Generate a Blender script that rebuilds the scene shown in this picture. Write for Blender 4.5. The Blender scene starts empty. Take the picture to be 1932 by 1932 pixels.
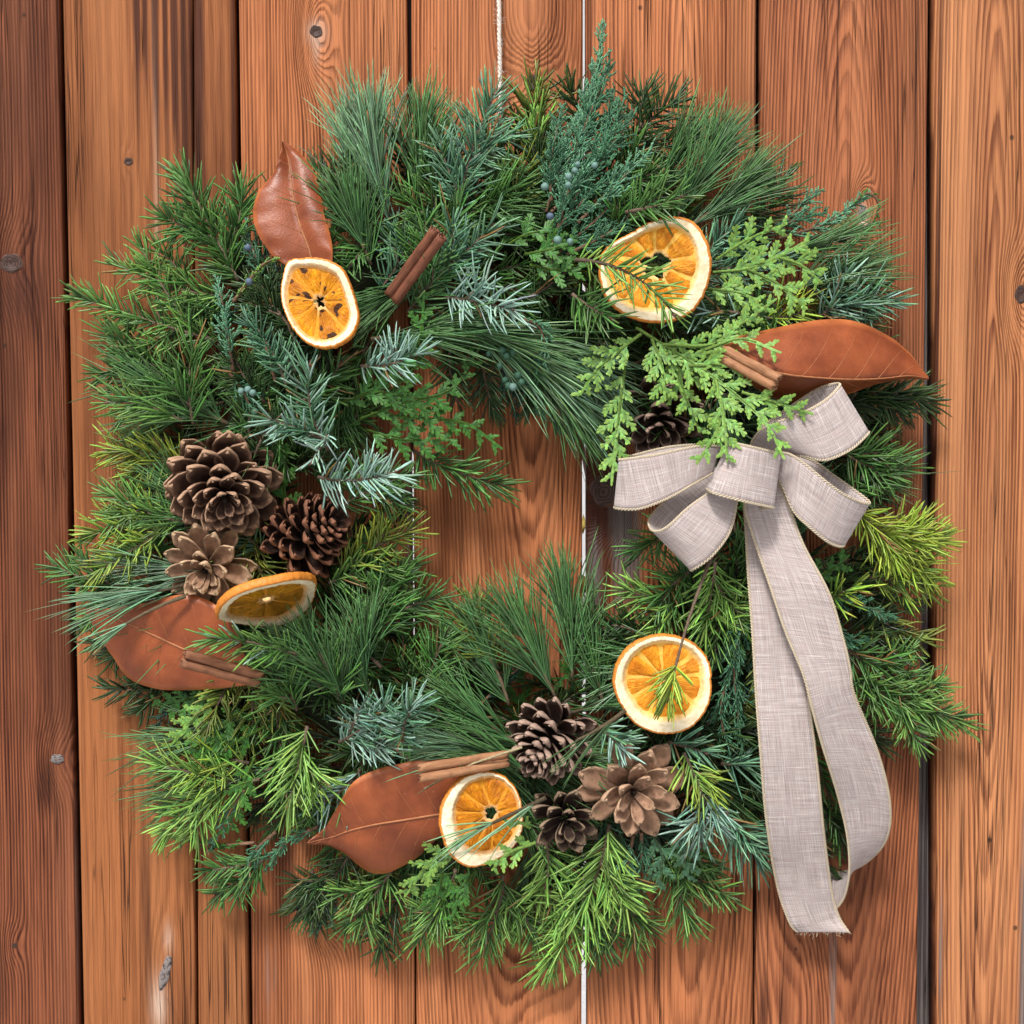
import bpy, math, random
import numpy as np
from mathutils import Vector, Matrix, Quaternion

random.seed(7)
RNG = np.random.default_rng(7)
S = bpy.context.scene
COL = S.collection
R = math.radians

# ------------------------------------------------------------------ camera
PX = 1932.0                     # the photograph is measured on a 1932 px square
DIST = 0.85                     # metres from the lens to the boards
WIDE = 0.70                     # metres of boards across the picture
TILT, ROLL = R(2.8), R(0.2)
ZC = 1.5
cam = bpy.data.cameras.new('camera')
cam.sensor_width = 36.0
cam.lens = 36.0 * DIST / WIDE
cam.clip_start, cam.clip_end = 0.02, 400
camo = bpy.data.objects.new('camera', cam)
COL.objects.link(camo)
C0 = Vector((0, -DIST * math.cos(TILT), ZC + DIST * math.sin(TILT)))
camo.location = C0
camo.rotation_euler = (R(90) - TILT, ROLL, 0)
S.camera = camo
CROT = camo.rotation_euler.to_matrix()

# ------------------------------------------------------------------ light
SUN_EL, SUN_AZ = R(50), R(-20)
w = bpy.data.worlds.new('World')
S.world = w
w.use_nodes = True
nt = w.node_tree
bg = nt.nodes['Background']
sky = nt.nodes.new('ShaderNodeTexSky')
sky.sky_type = 'NISHITA'
sky.sun_disc = False
sky.sun_elevation = SUN_EL
sky.sun_rotation = math.pi - SUN_AZ
sky.air_density, sky.dust_density, sky.ozone_density = 1.0, 6.0, 1.0
hs = nt.nodes.new('ShaderNodeHueSaturation')      # thin overcast: the whole sky is paler than clear blue
hs.inputs['Saturation'].default_value = 0.45
nt.links.new(sky.outputs[0], hs.inputs['Color'])
nt.links.new(hs.outputs[0], bg.inputs[0])
bg.inputs[1].default_value = 0.05
sl = bpy.data.lights.new('sun', 'SUN')
sl.energy = 1.5
sl.angle = R(10)
sl.color = (1.0, 0.97, 0.93)
so = bpy.data.objects.new('sun', sl)
COL.objects.link(so)
sdir = Vector((math.sin(SUN_AZ) * math.cos(SUN_EL), -math.cos(SUN_AZ) * math.cos(SUN_EL), math.sin(SUN_EL)))
so.rotation_euler = sdir.to_track_quat('Z', 'Y').to_euler()
so.location = (-0.5, -3, 5)
S.view_settings.view_transform = 'Standard'
S.view_settings.look = 'None'
S.view_settings.gamma = 1
S.view_settings.exposure = 1.45

# ------------------------------------------------------------------ helpers
def at(px, py, h=0.0):
    """point h metres in front of the boards, seen at photo pixel px, py"""
    k = WIDE / DIST / PX
    d = CROT @ Vector(((px - PX / 2) * k, -(py - PX / 2) * k, -1))
    t = (-h - C0.y) / d.y
    return C0 + d * t

def atm(px, py, hmm):
    return np.array(at(px, py, hmm * 0.001))

MM = WIDE / PX                  # metres per photo pixel on the boards

def link(o, parent=None):
    COL.objects.link(o)
    if parent is not None:
        o.parent = parent
    return o

def empty(name, loc=(0, 0, 0)):
    o = bpy.data.objects.new(name, None)
    o.location = loc
    o.empty_display_size = 0.02
    return link(o)

def tag(o, label=None, cat=None, group=None, kind=None):
    if label: o['label'] = label
    if cat: o['category'] = cat
    if group: o['group'] = group
    if kind: o['kind'] = kind
    return o

def mesh_np(name, V, quads=None, tris=None, mat=None, tint=None, uv=None, smooth=True, mats=None, midx=None):
    V = np.asarray(V, dtype=np.float32).reshape(-1, 3)
    loops, totals = [], []
    if quads is not None and len(quads):
        q = np.asarray(quads, dtype=np.int32).reshape(-1, 4)
        loops.append(q.ravel()); totals.append(np.full(len(q), 4, np.int32))
    if tris is not None and len(tris):
        t = np.asarray(tris, dtype=np.int32).reshape(-1, 3)
        loops.append(t.ravel()); totals.append(np.full(len(t), 3, np.int32))
    loops = np.concatenate(loops); totals = np.concatenate(totals)
    m = bpy.data.meshes.new(name)
    m.vertices.add(len(V)); m.vertices.foreach_set('co', V.ravel())
    m.loops.add(len(loops)); m.loops.foreach_set('vertex_index', loops)
    m.polygons.add(len(totals))
    starts = np.concatenate([[0], np.cumsum(totals)[:-1]]).astype(np.int32)
    m.polygons.foreach_set('loop_start', starts)
    m.polygons.foreach_set('loop_total', totals)
    m.polygons.foreach_set('use_smooth', np.full(len(totals), smooth))
    if tint is not None:
        t = np.ones((len(V), 4), np.float32)
        t[:, :3] = np.asarray(tint, np.float32).reshape(-1, 3)
        a = m.attributes.new('tint', 'FLOAT_COLOR', 'POINT')
        a.data.foreach_set('color', t.ravel())
    if uv is not None:
        l = m.uv_layers.new(name='UVMap')
        l.data.foreach_set('uv', np.asarray(uv, np.float32)[loops].ravel())
    if mat: m.materials.append(mat)
    m.update(calc_edges=True)
    m.validate()
    return m

def obj(name, me, parent=None):
    return link(bpy.data.objects.new(name, me), parent)

def norm(a):
    a = np.asarray(a, float)
    return a / (np.linalg.norm(a, axis=-1, keepdims=True) + 1e-12)

def catmull(P, n):
    P = np.asarray(P, float)
    Q = np.vstack([2 * P[0] - P[1], P, 2 * P[-1] - P[-2]])
    m = len(P) - 1
    out = []
    for s in np.linspace(0, m, n):
        i = min(int(s), m - 1); t = s - i
        a, b, c, d = Q[i], Q[i + 1], Q[i + 2], Q[i + 3]
        out.append(0.5 * (2 * b + (c - a) * t + (2 * a - 5 * b + 4 * c - d) * t * t + (3 * b - a - 3 * c + d) * t ** 3))
    return np.array(out)

def frames(P, up=(0, -1, 0)):
    T = np.gradient(P, axis=0); T = norm(T)
    U = np.tile(np.asarray(up, float), (len(P), 1))
    Sd = np.cross(T, U); bad = np.linalg.norm(Sd, axis=1) < 1e-3
    Sd[bad] = np.cross(T[bad], np.array([1.0, 0, 0.2]))
    Sd = norm(Sd); N = np.cross(Sd, T)
    return T, Sd, N

def grid_quads(r, c, close=False, off=0):
    i = np.arange(r - 1)[:, None]; j = np.arange(c if close else c - 1)[None, :]
    j2 = (j + 1) % c
    a = i * c + j; b = i * c + j2; d = (i + 1) * c + j; e = (i + 1) * c + j2
    return np.stack([a, b, e, d], -1).reshape(-1, 4) + off

def tube_np(P, rad, sides=6, caps=True):
    P = np.asarray(P, float); rad = np.broadcast_to(np.asarray(rad, float), (len(P),))
    T, Sd, N = frames(P)
    a = np.arange(sides) * 2 * math.pi / sides
    V = P[:, None] + rad[:, None, None] * (np.cos(a)[None, :, None] * Sd[:, None] + np.sin(a)[None, :, None] * N[:, None])
    V = V.reshape(-1, 3); q = grid_quads(len(P), sides, True)
    tr = None
    if caps:
        n = len(V); V = np.vstack([V, P[:1], P[-1:]])
        k = np.arange(sides); k2 = (k + 1) % sides; o = (len(P) - 1) * sides
        tr = np.vstack([np.stack([k2, k, np.full(sides, n)], 1), np.stack([o + k, o + k2, np.full(sides, n + 1)], 1)])
    return V, q, tr

class Acc:
    """collects pieces of one part"""
    def __init__(s): s.V, s.Q, s.T, s.C, s.n = [], [], [], [], 0
    def add(s, V, q=None, t=None, c=(1, 1, 1)):
        V = np.asarray(V, float).reshape(-1, 3)
        if q is not None and len(q): s.Q.append(np.asarray(q) + s.n)
        if t is not None and len(t): s.T.append(np.asarray(t) + s.n)
        c = np.asarray(c, float)
        s.C.append(np.tile(c, (len(V), 1)) if c.ndim == 1 else c.reshape(-1, 3))
        s.V.append(V); s.n += len(V)
    def mesh(s, name, mat, smooth=True):
        return mesh_np(name, np.vstack(s.V), np.vstack(s.Q) if s.Q else None, np.vstack(s.T) if s.T else None, mat, np.vstack(s.C), None, smooth)

# ------------------------------------------------------------------ node maths
class E:
    tree = None
    def __init__(s, k): s.k = k
    @staticmethod
    def m(op, *a, clamp=False):
        n = E.tree.nodes.new('ShaderNodeMath'); n.operation = op; n.use_clamp = clamp
        for i, v in enumerate(a):
            if isinstance(v, E): E.tree.links.new(v.k, n.inputs[i])
            else: n.inputs[i].default_value = v
        return E(n.outputs[0])
    def __add__(a, b): return E.m('ADD', a, b)
    __radd__ = __add__
    def __sub__(a, b): return E.m('SUBTRACT', a, b)
    def __rsub__(a, b): return E.m('SUBTRACT', b, a)
    def __mul__(a, b): return E.m('MULTIPLY', a, b)
    __rmul__ = __mul__
    def __truediv__(a, b): return E.m('DIVIDE', a, b)

def xyz(x, y, z):
    n = E.tree.nodes.new('ShaderNodeCombineXYZ')
    for i, v in enumerate((x, y, z)):
        if isinstance(v, E): E.tree.links.new(v.k, n.inputs[i])
        else: n.inputs[i].default_value = v
    return E(n.outputs[0])

def noise(vec, scale=1.0, detail=2.0, rough=0.5, dist=0.0):
    n = E.tree.nodes.new('ShaderNodeTexNoise')
    E.tree.links.new(vec.k, n.inputs['Vector'])
    n.inputs['Scale'].default_value = scale; n.inputs['Detail'].default_value = detail
    n.inputs['Roughness'].default_value = rough; n.inputs['Distortion'].default_value = dist
    return E(n.outputs['Fac'])

def ramp(f, stops, interp='LINEAR'):
    n = E.tree.nodes.new('ShaderNodeValToRGB'); n.color_ramp.interpolation = interp
    el = n.color_ramp.elements
    while len(el) < len(stops): el.new(0.5)
    for e, (p, c) in zip(el, stops):
        e.position = p
        e.color = (c, c, c, 1) if not hasattr(c, '__len__') else (*c, 1)
    E.tree.links.new(f.k, n.inputs[0])
    return E(n.outputs[0])

def mixc(f, a, b, mode='MIX'):
    n = E.tree.nodes.new('ShaderNodeMix'); n.data_type = 'RGBA'; n.blend_type = mode
    n.clamp_factor = True
    for idx, v in ((0, f), (6, a), (7, b)):
        if isinstance(v, E): E.tree.links.new(v.k, n.inputs[idx])
        elif idx == 0: n.inputs[0].default_value = v
        else: n.inputs[idx].default_value = (*v, 1)
    return E(n.outputs[2])

def new_mat(name):
    m = bpy.data.materials.new(name); m.use_nodes = True
    E.tree = m.node_tree
    b = m.node_tree.nodes['Principled BSDF']
    return m, b

def wire(b, color=None, rough=None, height=None, strength=0.3, dist=0.001, spec=None):
    L = E.tree.links
    if color is not None:
        if isinstance(color, E): L.new(color.k, b.inputs['Base Color'])
        else: b.inputs['Base Color'].default_value = (*color, 1)
    if rough is not None:
        if isinstance(rough, E): L.new(rough.k, b.inputs['Roughness'])
        else: b.inputs['Roughness'].default_value = rough
    if spec is not None: b.inputs['Specular IOR Level'].default_value = spec
    if height is not None:
        n = E.tree.nodes.new('ShaderNodeBump'); n.inputs['Strength'].default_value = strength
        n.inputs['Distance'].default_value = dist
        L.new(height.k, n.inputs['Height']); L.new(n.outputs[0], b.inputs['Normal'])

def coords(kind='Object'):
    n = E.tree.nodes.new('ShaderNodeTexCoord'); v = E(n.outputs[kind])
    s = E.tree.nodes.new('ShaderNodeSeparateXYZ'); E.tree.links.new(v.k, s.inputs[0])
    return v, E(s.outputs[0]), E(s.outputs[1]), E(s.outputs[2])

def attr(name='tint'):
    n = E.tree.nodes.new('ShaderNodeAttribute'); n.attribute_name = name
    return E(n.outputs['Color'])

# ------------------------------------------------------------------ materials
def tint_mat(name, rough=0.5, spec=0.3, nscale=300, namt=0.35, bump=0.0):
    m, b = new_mat(name)
    v, x, y, z = coords()
    c = attr()
    n = noise(v, nscale, 2)
    c = mixc(1.0, c, ramp(n, [(0.25, 1 - namt), (0.75, 1 + 0.0)]), 'MULTIPLY')
    wire(b, c, rough, n if bump else None, bump, 0.0006, spec)
    return m

M_NEEDLE = tint_mat('conifer_needle', 0.33, 0.38, 120, 0.25)
M_SCALELEAF = tint_mat('scale_leaf', 0.5, 0.3, 500, 0.3, 0.3)
M_TWIG = tint_mat('twig_bark', 0.85, 0.15, 700, 0.5, 0.6)
M_CONE = tint_mat('cone_scale_wood', 0.8, 0.12, 6, 0.55, 0.8)
M_BERRY = tint_mat('bloomed_berry', 0.6, 0.3, 500, 0.3)

def g(x, x0, wx, z=None, z0=0, wz=1):
    d = (x - x0) / wx; e = d * d
    if z is not None:
        f = (z - z0) / wz; e = e + f * f
    return E.m('POWER', 2.718, e * -1.0)

WOODS = {}
def wood(name, light, dark, F=430, cx=0.0, s=0.02, z0=0.0, knots=(), streaks=(), greys=(), contrast=0.78, seed=0.0, blot=0.5, warp=0.0035, pales=()):
    """boards: growth rings cut by the saw, fibres, stain blotches, knots; positions in metres"""
    m, b = new_mat(name)
    v, x, y, z = coords()
    wv = noise(xyz(x * 9.0 + seed, seed, z * 2.2), 1.0, 2.5)
    xw = x + (wv - 0.5) * (warp * 2.0) - cx
    wob = (noise(xyz(seed + 3.3, x * 2.0, z * 4.0), 1.0, 2.0) - 0.5) * 0.006
    d = (z - z0) * s + wob
    r = E.m('SQRT', xw * xw + d * d)
    for (kx, kz, wx, wz, a) in knots:
        r = r + g(x, kx, wx, z, kz, wz) * a
    fine = noise(xyz(x * 160.0 + seed, 0.0, z * 3.0), 1.0, 2.0)
    ph = r * F + (fine - 0.5) * 0.5 + (noise(xyz(x * 700.0, seed, z * 14.0), 1.0, 2.0) - 0.5) * 0.5 + noise(xyz(r * (F * 0.13), seed, 1.0), 1.0, 1.0) * 2.2
    t = E.m('FRACT', ph)
    line = ramp(t, [(0.0, 0.4), (0.10, 0.0), (0.42, 0.10), (0.74, 0.9), (0.93, 1.0), (1.0, 0.4)])
    ringvar = noise(xyz(r * (F * 0.31), seed, 0.0), 1.0, 2.0)
    line = line * ramp(ringvar, [(0.3, 0.35), (0.65, 1.0)])
    fib = noise(xyz(x * 1000.0, seed, z * 22.0), 1.0, 3.0, 0.6)
    fib2 = noise(xyz(x * 260.0 + seed, 1.0, z * 5.0), 1.0, 3.0, 0.6)
    f = line * contrast + (fib - 0.5) * 1.3 + (fib2 - 0.5) * 1.45
    c = mixc(E.m('ADD', f, 0.10, clamp=True), light, dark)
    bl = noise(xyz(x * 14.0 + seed * 2, 2.0, z * 3.0), 1.0, 4.0, 0.55)
    deep = (dark[0] * 0.45, dark[1] * 0.36, dark[2] * 0.38)
    c = mixc(ramp(bl, [(0.42, 0.0), (0.72, min(0.95, blot * 1.5))]), c, deep)
    pale = (min(1, light[0] * 1.35), light[1] * 1.58, light[2] * 1.75)
    pale_patch = noise(xyz(x * 40.0 - seed, 5.0, z * 1.3), 1.0, 3.0)
    c = mixc(ramp(pale_patch, [(0.46, 0.0), (0.75, 0.42)]), c, pale)  # pale patches drawn out along the grain
    gap = noise(xyz(x * 330.0, seed, z * 9.0), 1.0, 3.0, 0.6)
    for (sx, sz, wx, wz, a) in streaks:
        k = g(x, sx, wx, z, sz, wz) * a
        k = ramp(k + (gap - 0.5) * 1.1 * E.m('MINIMUM', k * 3.0, 1.0), [(0.20, 0.0), (0.70, 0.92)])
        c = mixc(k, c, mixc(gap, (0.020, 0.0075, 0.0055), (0.085, 0.026, 0.014)))
    for (sx, sz, wx, wz, a) in greys:
        k = g(x, sx, wx, z, sz, wz) * a
        k = ramp(k + (gap - 0.5) * 1.1 * E.m('MINIMUM', k * 3.0, 1.0), [(0.30, 0.0), (0.95, 0.85)])
        c = mixc(k, c, mixc(gap, (0.040, 0.034, 0.033), (0.23, 0.195, 0.18)))
    for (sx, sz, wx, wz, a) in pales:
        k = g(x, sx, wx, z, sz, wz) * a
        c = mixc(E.m('MULTIPLY', k, 1.0, clamp=True), c, mixc(fib, (0.42, 0.30, 0.22), (0.70, 0.55, 0.45)))
    # drying cracks that follow the fibres
    ck = noise(xyz(x * 95.0 + seed * 3, 3.0, z * 1.6), 1.0, 3.0, 0.6)
    cm = noise(xyz(x * 30.0, 7.0 + seed, z * 4.0), 1.0, 2.0)
    crack = ramp(E.m('ABSOLUTE', ck - 0.5), [(0.0, 1.0), (0.012, 0.0)]) * ramp(cm, [(0.52, 0.0), (0.60, 0.85)])
    c = mixc(crack, c, (0.018, 0.009, 0.007))
    # pin specks
    vo = E.tree.nodes.new('ShaderNodeTexVoronoi'); E.tree.links.new(xyz(x * 26.0, seed, z * 22.0).k, vo.inputs['Vector'])
    vo.inputs['Scale'].default_value = 1.0
    c = mixc(ramp(E(vo.outputs['Distance']), [(0.03, 0.8), (0.05, 0.0)]), c, (0.03, 0.018, 0.012))
    h = fib * 0.5 + line * -0.9 + fib2 * 0.4 + crack * -1.5
    wire(b, c, ramp(fib, [(0.2, 0.5), (0.8, 0.7)]), h, 0.8, 0.0011, 0.12)
    return m

def Xp(px): return at(px, 966).x
def Zp(py): return at(966, py).z
def kn(px, py, wx, wz, a):          # knot that bends the rings, pixel sizes
    return (at(px, py).x, at(px, py).z, wx * MM, wz * MM, a)
st = kn

REDL, REDD = (0.235, 0.078, 0.036), (0.040, 0.0105, 0.0065)
ORL, ORD = (0.455, 0.164, 0.066), (0.092, 0.0235, 0.0095)
TANL, TAND = (0.305, 0.112, 0.041), (0.085, 0.0225, 0.0095)

PLANKS = [  # left edge top/bottom, right edge top/bottom, proud mm, material
    ((-330, -270), (110, 148), 0.5, wood('wood_board_dark_red', REDL, REDD, 430, Xp(-260), 0.03, Zp(600),
        knots=[kn(22, 497, 45, 80, 0.012), kn(108, 1432, 40, 60, 0.010), kn(28, 1783, 20, 40, 0.006)],
        streaks=[st(60, 0, 60, 500, 0.35), st(40, 560, 60, 80, 0.6), st(85, 1480, 22, 70, 0.7), st(95, 1000, 14, 900, 0.4), st(0, 1850, 30, 120, 0.5)],
        greys=[st(150, 1700, 7, 260, 1.4)], seed=1.7, blot=0.7)),
    ((117, 157), (361, 369), 0.0, wood('wood_board_smooth_tan', TANL, TAND, 150, Xp(-200), 0.012, Zp(900),
        knots=[kn(243, 305, 14, 26, 0.006), kn(310, 1830, 30, 100, 0.016)],
        streaks=[st(256, -80, 7, 300, 1.1), st(272, -60, 6, 240, 0.9), st(291, -40, 8, 330, 1.0), st(310, -60, 6, 420, 1.0), st(328, 20, 7, 420, 1.1), st(346, 80, 7, 520, 1.1), st(358, 60, 4, 500, 0.8), st(355, 560, 10, 500, 0.5), st(275, 1720, 12, 260, 0.65), st(300, 1500, 20, 200, 0.35)],
        pales=[st(318, 1770, 9, 30, 0.4), st(300, 1895, 14, 50, 0.7), st(300, 640, 5, 400, 0.35)], contrast=0.30, seed=4.2, blot=0.45)),
    ((364, 373), (442, 469), 0.3, wood('wood_board_narrow', TANL, TAND, 190, Xp(200), 0.012, Zp(900),
        streaks=[st(370, 80, 16, 420, 0.95), st(440, 200, 5, 900, 0.7), st(376, 1300, 7, 900, 0.5)], contrast=0.35, seed=9.1, blot=0.5)),
    ((450, 476), (768, 783.5), 1.0, wood('wood_board_orange_knot', ORL, ORD, 420, Xp(300), 0.03, Zp(500),
        knots=[kn(597, 62, 32, 90, 0.024), kn(620, 1712, 40, 70, 0.02)],
        streaks=[st(540, 1660, 30, 120, 0.6), st(720, 1500, 40, 200, 0.4)],
        greys=[st(512, 1850, 22, 130, 0.55), st(772, 1020, 9, 260, 0.8), st(630, 1720, 25, 40, 0.5)], pales=[st(597, 62, 17, 20, 0.6), st(597, 90, 8, 30, 0.3)], seed=2.9, blot=0.35)),
    ((775.5, 785), (1100, 1097), 0.2, wood('wood_board_cathedral', ORL, ORD, 440, Xp(1003), 0.08, Zp(220),
        knots=[kn(1003, 155, 55, 70, 0.022), kn(1020, 1960, 70, 190, 0.012)],
        streaks=[st(850, 700, 200, 170, 0.15)], seed=6.4, blot=0.3, warp=0.003)),
    ((1106, 1108), (1427, 1420), 0.8, wood('wood_board_flame', ORL, (0.090, 0.023, 0.011), 400, Xp(1290), 0.07, Zp(330),
        knots=[kn(1140, 930, 50, 70, 0.05), kn(1250, 1640, 60, 240, 0.008)],
        streaks=[st(1112, 300, 7, 800, 0.6), st(1140, 930, 60, 90, 1.3), st(1130, 1030, 40, 170, 1.1), st(1185, 1010, 14, 120, 0.9)],
        greys=[st(1175, 1000, 26, 150, 1.5), st(1122, 1080, 14, 100, 1.1), st(1200, 1050, 12, 130, 1.1)], seed=3.1, blot=0.45, warp=0.006)),
    ((1435, 1425), (1753, 1731), 0.0, wood('wood_board_heart', (0.350, 0.123, 0.052), (0.078, 0.020, 0.010), 430, Xp(1592), 0.085, Zp(620),
        knots=[kn(1627, 395, 20, 50, 0.02), kn(1520, 1850, 50, 240, 0.012)],
        streaks=[st(1600, -20, 160, 60, 0.3), st(1480, 1860, 18, 200, 0.5), st(1440, 1900, 14, 100, 0.6)],
        greys=[st(1570, 1880, 9, 190, 0.8)], pales=[st(1627, 410, 9, 20, 1.2)], seed=7.7, blot=0.5, warp=0.004)),
    ((1762, 1766), (2230, 2220), 0.6, wood('wood_board_right', (0.45, 0.182, 0.075), (0.110, 0.030, 0.014), 420, Xp(1868), 0.04, Zp(930),
        knots=[kn(1925, 553, 30, 80, 0.02)],
        streaks=[st(1900, -30, 160, 70, 0.35), st(1766, 700, 6, 900, 0.7)],
        greys=[st(1932, 1800, 13, 330, 1.1), st(1775, 1800, 5, 200, 0.8)], seed=5.5, blot=0.3, warp=0.004)),
]
M_BACK = wood('weathered_batten_wood', (0.20, 0.17, 0.16), (0.05, 0.042, 0.042), 300, Xp(0), 0.01, 0, greys=[], contrast=0.8, seed=8.8, blot=0.8)

def knot_mat():
    m, b = new_mat('dark_knot_wood')
    v, x, y, z = coords('Generated')
    dx, dz = x - 0.5, z - 0.5
    r = E.m('SQRT', dx * dx + dz * dz) + (noise(v, 4.0, 3) - 0.5) * 0.25
    t = E.m('FRACT', r * 9.0)
    c = mixc(ramp(t, [(0.2, 0.0), (0.8, 1.0)]), (0.020, 0.011, 0.009), (0.075, 0.035, 0.025))
    c = mixc(ramp(r, [(0.36, 0.0), (0.5, 0.9)]), c, (0.10, 0.04, 0.022))
    wire(b, c, 0.6, t, 0.5, 0.001, 0.3)
    return m
M_KNOT = knot_mat()
def knot_grey_mat():
    m, b = new_mat('grey_knot_wood')
    v, x, y, z = coords('Generated')
    n = noise(xyz(x * 5.0, 0.0, z * 9.0), 1.0, 4.0, 0.6, 1.0)
    c = mixc(ramp(n, [(0.38, 0.0), (0.5, 1.0)]), (0.03, 0.022, 0.022), (0.20, 0.17, 0.16))
    wire(b, c, 0.7, n, 0.7, 0.002, 0.3)
    return m
M_KNOTG = knot_grey_mat()

# ------------------------------------------------------------------ setting: ground, fence
def ground():
    m, b = new_mat('pale_snowy_ground')
    v, x, y, z = coords()
    n = noise(v, 3.0, 6.0, 0.6)
    c = mixc(n, (0.36, 0.36, 0.36), (0.50, 0.50, 0.51))
    wire(b, c, 0.8, n, 0.5, 0.05, 0.2)
    n = 40; s = np.linspace(-1, 1, n); s = np.sign(s) * np.abs(s) ** 3 * 120
    X, Y = np.meshgrid(s, s); Z = RNG.normal(0, 0.004, X.shape)
    me = mesh_np('ground', np.stack([X, Y, Z], -1), grid_quads(n, n), mat=m)
    tag(obj('ground', me), kind='structure')
ground()
def gap_backdrop():  # invented pale wall, added behind the fence so open gaps show white
    m, b = new_mat('backdrop_white'); v, x, y, z = coords(); n = noise(v, 8, 4)
    wire(b, mixc(n, (0.36, 0.36, 0.37), (0.46, 0.46, 0.47)), 0.8, n, 0.3, 0.01, 0.2)
    x0, x1, y0, y1, z0, z1 = -7, 7, 5.0, 5.3, -0.02, 4.2
    V = [(x0, y0, z0), (x1, y0, z0), (x1, y1, z0), (x0, y1, z0), (x0, y0, z1), (x1, y0, z1), (x1, y1, z1), (x0, y1, z1)]
    q = [(0, 1, 5, 4), (1, 2, 6, 5), (2, 3, 7, 6), (3, 0, 4, 7), (4, 5, 6, 7), (3, 2, 1, 0)]
    tag(obj('added_backdrop', mesh_np('added_backdrop', V, q, mat=m, smooth=False)), kind='structure')
gap_backdrop()

def behind():
    m, b = new_mat('dry_shrub_leaf'); c = attr(); wire(b, c, 0.7, None, spec=0.15)
    rng = np.random.default_rng(77); acc = Acc()
    for i in range(420):
        x, y, z = rng.uniform(-0.6, 0.7), rng.uniform(0.35, 0.9), rng.uniform(1.0, 1.95)
        L, W = rng.uniform(0.02, 0.05), rng.uniform(0.006, 0.016)
        d = norm(rng.normal(0, 1, 3)); sd = norm(np.cross(d, rng.normal(0, 1, 3))); n2 = np.cross(sd, d)
        c0 = np.array([x, y, z])
        V = [c0, c0 + d * L * .4 - sd * W + n2 * .003, c0 + d * L * .4 - n2 * .002, c0 + d * L * .4 + sd * W + n2 * .003, c0 + d * L, c0 + d * L * .4 - n2 * .004]
        col = [(0.42, 0.30, 0.08), (0.22, 0.12, 0.05), (0.50, 0.40, 0.18), (0.12, 0.13, 0.04)][rng.integers(0, 4)]
        acc.add(V, None, [(0, 1, 2), (0, 2, 3), (1, 4, 2), (2, 4, 3), (0, 5, 1), (0, 3, 5), (1, 5, 4), (5, 3, 4)], np.array(col) * rng.uniform(0.7, 1.2))
    for i in range(26):
        a = np.array([rng.uniform(-0.6, 0.7), rng.uniform(0.4, 0.85), -0.02]); b2 = a + np.array([rng.uniform(-0.3, 0.3), rng.uniform(-0.1, 0.1), rng.uniform(1.5, 2.0)])
        V, q, t = tube_np(curve_pts(a, b2, rng.uniform(-0.1, 0.1), 0, 10, rng), np.linspace(0.006, 0.002, 10), 5); acc.add(V, q, t, (0.14, 0.10, 0.07))
    o = obj('dry_shrubbery', acc.mesh('dry_shrubbery', m)); o['kind'] = 'stuff'; o['label'] = 'dry yellow brown shrub leaves glimpsed through the gap behind the boards'; o['category'] = 'shrub'

fence = tag(empty('board_fence', (0, 0, 0)), 'reddish brown stained fence of upright boards behind the wreath', 'fence')
ZT, ZB, THK = 2.35, 0.04, 0.015
def edge_fn(top, bot):
    a, b2 = at(top, 0), at(bot, PX)
    def f(z): return a.x + (b2.x - a.x) * (z - a.z) / (b2.z - a.z)
    return f
def plank(spec, seed):
    (lt, lb), (rt, rb), proud, mat = spec
    fl, fr = edge_fn(lt, lb), edge_fn(rt, rb)
    rng = np.random.default_rng(seed)
    zs = np.linspace(ZB, ZT, 120)
    wl = np.cumsum(rng.normal(0, 1, 120)); wl -= np.linspace(wl[0], wl[-1], 120)
    wr = np.cumsum(rng.normal(0, 1, 120)); wr -= np.linspace(wr[0], wr[-1], 120)
    wl *= 0.00003; wr *= 0.00003
    rows = []
    pf = -0.001 * proud
    for i, z in enumerate(zs):
        xl, xr = fl(z) + wl[i], fr(z) + wr[i]
        bv = 0.0022
        row = [(xl, THK, z), (xl, pf + bv, z), (xl + bv * 0.3, pf + bv * 0.3, z), (xl + bv, pf, z)]
        for u in np.linspace(0, 1, 7)[1:-1]:
            row.append((xl + bv + (xr - xl - 2 * bv) * u, pf - 0.0006 * math.sin(math.pi * u), z))
        row += [(xr - bv, pf, z), (xr - bv * 0.3, pf + bv * 0.3, z), (xr, pf + bv, z), (xr, THK, z)]
        rows.append(row)
    V = np.array(rows); c = V.shape[1]
    q = grid_quads(len(zs), c, True)
    return mesh_np('plank', V, q[:, ::-1], mat=mat)
plank_objs = []
for i, sp in enumerate(PLANKS):
    plank_objs.append(obj('plank', plank(sp, 40 + i), fence))

def batten(px0, px1, py0, py1, y0=0.0165, y1=0.028):
    x0, x1 = at(px0, 966).x, at(px1, 966).x
    z0, z1 = (at(966, py1).z if py1 < 3000 else ZB), (at(966, py0).z if py0 > -1000 else ZT)
    n = 24
    zs = np.linspace(z0, z1, n); b = 0.0015
    rows = []
    for z in zs:
        w1 = random.uniform(-1, 1) * 0.0004
        rows.append([(x0, y1, z), (x0, y0 + b, z), (x0 + b, y0 + w1, z), (x1 - b, y0 + w1, z), (x1, y0 + b, z), (x1, y1, z)])
    V = np.array(rows)
    q = grid_quads(n, 6, True)[:, ::-1]
    obj('backing_strip', mesh_np('backing_strip', V, q, mat=M_BACK), fence)
batten(60, 210, -9999, 9999); batten(330, 400, -9999, 9999); batten(415, 520, -9999, 9999)
batten(735, 830, -9999, 850); batten(735, 830, 1210, 9999); batten(1380, 1480, -9999, 9999)
batten(1690, 1820, -9999, 9999)

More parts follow.
